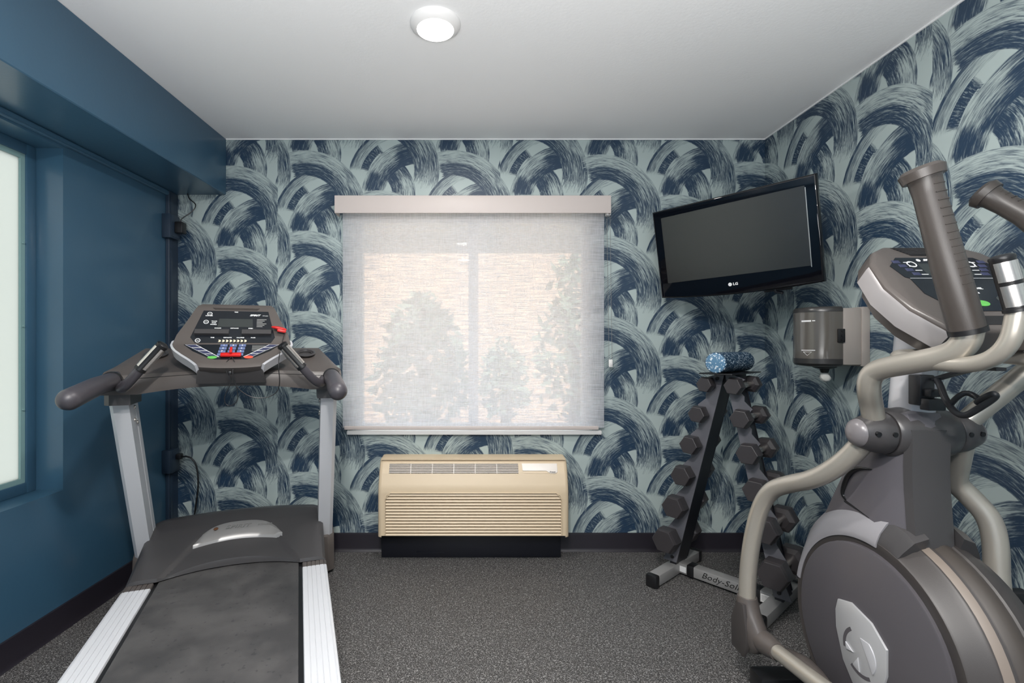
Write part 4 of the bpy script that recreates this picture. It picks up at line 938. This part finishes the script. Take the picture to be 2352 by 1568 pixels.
part('lcd_screen', MB().prism([(-.062, .222), (.062, .222), (.062, .172), (-.062, .172)], .0004, one(0, 0, .0014)), M['lcd'], EC, EL)
for s_, z_, fr_, k_ in (('SPIRIT', .0105, one(-.020, .236), dict(shear=.3, sx=1.25, bold=.0004)), ('FITNESS', .005, one(.020, .235), dict(sx=1.1)), ('RESISTANCE LEVEL', .0085, one(0, .118), dict(sx=1.1, bold=.0002))):
    part('panel_lettering', MB().text(s_, z_, fr_, **k_), M['ink'], EC, EL)
mb = MB()
mb.lathe([(.0002, .0055), (.0006, .0055), (.0006, 0)], EF(-.050, .236, .0012), fn, 16)
for sg in (-1, 1):
    for i in range(4): mb.prism([(sg*(.096-i*.006), .228-i*.017), (sg*(.078-i*.006), .228-i*.017), (sg*(.078-i*.006), .2255-i*.017), (sg*(.096-i*.006), .2255-i*.017)], .0003, one(0, 0))
    mb.lathe([(.0002, .0125), (.0008, .0125), (.0008, .0095), (.0002, .0095)], EF(sg*.078, .219, .0012), fn, 24)
for i in range(3): mb.prism([(-.022+i*.016, .104), (-.012+i*.016, .104), (-.012+i*.016, .099), (-.022+i*.016, .099)], .0003, one(0, 0))
mb.prism([(-.118, .1603), (.118, .1603), (.118, .1593), (-.118, .1593)], .0003, one(0, 0))
part('panel_print', mb, M['ink'], EC, EL)
for sg in (-1, 1):
    for i in range(4): part('program_key', MB().prism([(sg*(.124-i*.008), .235-i*.017), (sg*(.104-i*.008), .235-i*.017), (sg*(.104-i*.008), .223-i*.017), (sg*(.124-i*.008), .223-i*.017)], .0012, one(0, 0, .001), .0004), key_navy, EC, EL)
for a, m_, nm, lb in ((0, 'green', 'start_key', 'green oval start key'),):
    part(nm, MB().prism([(a+.017*math.cos(2*PI*i/28), .062+.0105*math.sin(2*PI*i/28)) for i in range(28)], .002, one(0, 0, .001), .0006), M[m_], EC, EL, label=lb)
for a in (-.062, .062): part('level_key', MB().prism([(a+.015*math.cos(2*PI*i/28), .078+.011*math.sin(2*PI*i/28)) for i in range(28)], .0018, one(0, 0, .001), .0006), M['lcd'], EC, EL)
part('reading_ledge', MB().prism([(-.10, .018), (.10, .018), (.085, -.012), (-.085, -.012)], .0008, one(0, 0, .0004)), M['dark'], EC, EL)
# fixed handle bar with the pulse grips
FB = [(1.135, 1.065), (1.345, 1.385)]
bar = [(1.088, .985, 1.345), (1.087, .986, 1.285), (1.084, 1.000, 1.215), (1.079, 1.06, 1.178), (1.070, 1.16, 1.183), (1.066, 1.245, 1.192), (1.10, 1.268, 1.196), (XC, 1.272, 1.197), (1.33, 1.268, 1.196), (1.364, 1.245, 1.192), (1.362, 1.16, 1.183), (1.353, 1.06, 1.178), (1.346, 1.000, 1.215), (1.343, .986, 1.285), (1.342, .985, 1.345)]
HB = part('fixed_handlebar', MB().tube(bar, .0175, 20, 3), M['tube'], EL)
part('handlebar_clamp', MB().box((XC-.03, 1.255, 1.17), (XC+.03, 1.33, 1.225), .006), M['gun2'], HB, EL)
for xg, dxg in ((1.087, -.028), (1.343, .028)):
    a, b_ = Vector((xg, .986, 1.292)), Vector((xg+dxg, .990, 1.402)); d = b_-a
    g = part('pulse_grip', MB().tube([a, a+d*.06, a+d*.07, a+d*.94, a+d*.96, b_, b_+d*.03], [.0215, .0215, .0198, .0198, .021, .020, .012], 24), M['blkp'], EL)
    for h0, h1 in ((.10, .48), (.55, .90)):
        mb = MB(); n_ = d.normalized(); e_ = Vector((-.35, -1, 0)); e_ = (e_-n_*e_.dot(n_)).normalized(); f_ = n_.cross(e_)
        mb.rings([[a+d*h+e_*math.cos(th)*.0208+f_*math.sin(th)*.0208 for th in [-1.25+2.5*i/12 for i in range(13)]] for h in (h0, h1)], cap=False, closed=False)
        part('pulse_contact', mb, M['chrome'], g, EL)
# bottle cage on the mast
def cagept(u, v, y): return Vector(((u-1088)/1133*y, y, CAM_H-(v-789)/1133*y))
cg = part('bottle_cage', MB().box((XC-.052, 1.285, 1.065), (XC-.012, 1.322, 1.145), .004).box((XC-.05, 1.262, 1.055), (XC-.005, 1.29, 1.085), .003).box((XC-.045, 1.262, 1.09), (XC-.015, 1.287, 1.11), .003), M['cage'], EL)
part('cage_bracket', MB().rings([[cagept(u, v-4, y)+Vector((0, 0, dz))+Vector((dx, 0, 0)) for dx, dz in ((-.012, -.004), (.012, -.004), (.012, .004), (-.012, .004))] for u, v, y in ((2150, 874, 1.28), (2185, 864, 1.24), (2235, 852, 1.20), (2268, 850, 1.16), (2300, 852, 1.13))]), M['cage'], cg, EL)
part('cage_wire', MB().tube([cagept(*q) for q in ((2152, 872, 1.27), (2160, 885, 1.25), (2170, 915, 1.23), (2190, 945, 1.20), (2215, 957, 1.17), (2245, 940, 1.14), (2288, 912, 1.11), (2284, 903, 1.11), (2262, 912, 1.13), (2245, 925, 1.15))], .0075, 12, 3).tube([cagept(*q) for q in ((2182, 930, 1.215), (2200, 910, 1.20), (2220, 900, 1.19), (2245, 912, 1.17), (2258, 928, 1.135))], .0065, 12, 2), M['cage'], cg, EL)
part('yellow_wire', MB().tube([(1.205, 1.262, 1.196), (1.212, 1.25, 1.178), (1.215, 1.245, 1.172)], .0025, 8), M['yellow'], EL)
# moving arms: the left one has its handle back, the right one forward
ARM = {-1: ([(1.112, 1.36, .975), (1.085, 1.345, 1.055), (1.055, 1.318, 1.10), (1.046, 1.305, 1.135), (1.050, 1.285, 1.160), (1.062, 1.20, 1.180), (1.078, 1.115, 1.200), (1.083, 1.085, 1.228), (1.083, 1.078, 1.262)],
            [(1.083, 1.080, 1.250), (1.050, 1.082, 1.37), (1.026, 1.086, 1.47), (1.000, 1.092, 1.585), (.995, 1.094, 1.603)],
            [(1.088, 1.375, .955), (1.066, 1.42, .885), (1.04, 1.50, .815), (1.02, 1.60, .772), (1.002, 1.665, .735), (.988, 1.705, .66), (.974, 1.728, .54), (.962, 1.732, .42), (.957, 1.728, .28)]),
       1: ([(1.318, 1.36, .975), (1.36, 1.345, 1.03), (1.43, 1.33, 1.10), (1.50, 1.32, 1.17), (1.535, 1.28, 1.20), (1.545, 1.235, 1.235), (1.545, 1.215, 1.27), (1.545, 1.213, 1.31)],
           [(1.545, 1.213, 1.30), (1.540, 1.25, 1.42), (1.512, 1.325, 1.555), (1.470, 1.388, 1.632), (1.457, 1.405, 1.652)],
           [(1.345, 1.36, .95), (1.362, 1.392, .87), (1.375, 1.41, .83), (1.405, 1.39, .79), (1.428, 1.365, .745), (1.430, 1.35, .68), (1.42, 1.34, .58), (1.415, 1.32, .50)])}
for sg in (-1, 1):
    upc, grp, low = ARM[sg]
    ua = part('swing_arm', MB().tube(upc, .0265, 22, 3), M['tube'], EL)
    P0, P1 = Vector(grp[0]), Vector(grp[-1])
    mb = MB().tube(grp, [.0318, .0318, .030, .0275, .038], 26, 1)
    gp = part('hand_grip', mb, M['foam'], EL)
    dtop = (P1-Vector(grp[-2])).normalized()
    part('grip_cap', MB().tube([P1-dtop*.012, P1+dtop*.006, P1+dtop*.014], [.039, .042, .034], 26), M['foam'], gp, EL)
    mb = MB()
    ribs = 16
    for i in range(ribs):
        u = .22+.62*i/ribs; k_ = u*(len(grp)-1); j = int(k_); p = Vector(grp[j]).lerp(Vector(grp[j+1]), k_-j); d_ = (Vector(grp[j+1])-Vector(grp[j])).normalized()
        rad = .0319-.0038*u; e_ = Vector((.75, -.66, 0)); e_ = (e_-d_*e_.dot(d_)).normalized(); f_ = d_.cross(e_)
        mb.tube([p+e_*math.cos(t_)*rad+f_*math.sin(t_)*rad for t_ in [-1.2+2.4*q/10 for q in range(11)]], .0012, 6)
    part('grip_ribs', mb, M['foam'], gp, EL)
    part('grip_ring', MB().tube([P0, P0.lerp(Vector(grp[1]), .09)], .0338, 26), M['blkp'], gp, EL)
    part('swing_arm_collar', MB().tube([Vector(upc[0]).lerp(Vector(upc[1]), .15), Vector(upc[0]).lerp(Vector(upc[1]), .55)], .031, 22), M['gun2'], ua, EL)
    part('lower_arm', MB().tube(low, .0275, 22, 3), M['tube'], EL)
# left pedal linkage at the foot of the near arm
part('arm_boot', MB().rings([[(.957+dx+rx*math.cos(a), 1.722+dy+ry*math.sin(a), z) for a in [2*PI*i/20 for i in range(20)]] for z, rx, ry, dx, dy in ((.345, .031, .031, .0, .004), (.335, .034, .034, 0, .004), (.30, .036, .042, .002, 0), (.255, .038, .060, .006, -.02), (.215, .036, .064, .008, -.03), (.18, .028, .05, .004, -.01), (.165, .018, .035, 0, 0))]), M['gun'], EL)
part('arm_boot_cover', MB().prism([(-.045, .15), (.03, .15), (.05, .19), (.05, .25), (.03, .33), (-.01, .33), (-.05, .25)], .012, ((.935, 1.725, 0), (0, -1, 0), (0, 0, 1), (-1, 0, 0)), .006), M['shroud'], EL)
pa, pb = Vector((.972, 1.70, .222)), Vector((.975, 1.08, .315)); dd = pb-pa
part('link_collar', MB().tube([pa, pa+dd*.03, pa+dd*.12, pa+dd*.17, pa+dd*.20], [.034, .036, .036, .030, .0275], 22), M['gun'], EL)
pt = part('pedal_tube', MB().tube([pa, pa+dd*.5, pb], .0235, 20), M['tube'], EL)
part('collar_clip', MB().box((.9555, 1.60, .220), (.962, 1.625, .250), .002), M['ink'], pt, EL)
part('crank_tube', MB().tube([(1.045, 1.53, .205), (1.045, 1.35, .215), (1.045, 1.05, .25)], .022, 20), M['tube'], EL)
part('crank_joint', MB().rings([[(1.035+rx*math.cos(a), y, z+rz*math.sin(a)) for a in [2*PI*i/16 for i in range(16)]] for y, z, rx, rz in ((1.655, .20, .010, .006), (1.63, .205, .030, .016), (1.56, .212, .042, .026), (1.50, .212, .036, .028), (1.455, .212, .026, .026))]), M['gun'], EL)
part('foot_pedal', MB().box((.94, .70, .315), (1.08, 1.02, .335), .012).box((.94, .98, .335), (1.08, 1.02, .375), .008), M['blkp'], EL)
part('foot_pedal', MB().box((1.375, 1.0, .50), (1.49, 1.335, .525), .012).box((1.375, 1.31, .525), (1.49, 1.345, .565), .008), M['blkp'], EL)
part('pedal_tube', MB().tube([(1.415, 1.32, .50), (1.41, 1.2, .485), (1.41, .7, .42)], .0235, 16), M['tube'], EL)
# frame on the floor
part('front_stabilizer', MB().box((.975, 1.672, .018), (1.46, 1.752, .088), .012), M['blkp'], EL)
for x in (1.0, 1.435): part('leveling_foot', MB().cyl((x, 1.712, 0), (x, 1.712, .02), .024), M['blkp'], EL)
part('base_beam', MB().box((XC-.045, .60, .03), (XC+.045, 1.70, .085), .008), M['blkp'], EL)
part('rear_stabilizer', MB().box((.95, .58, .0), (1.48, .66, .06), .012), M['blkp'], EL)
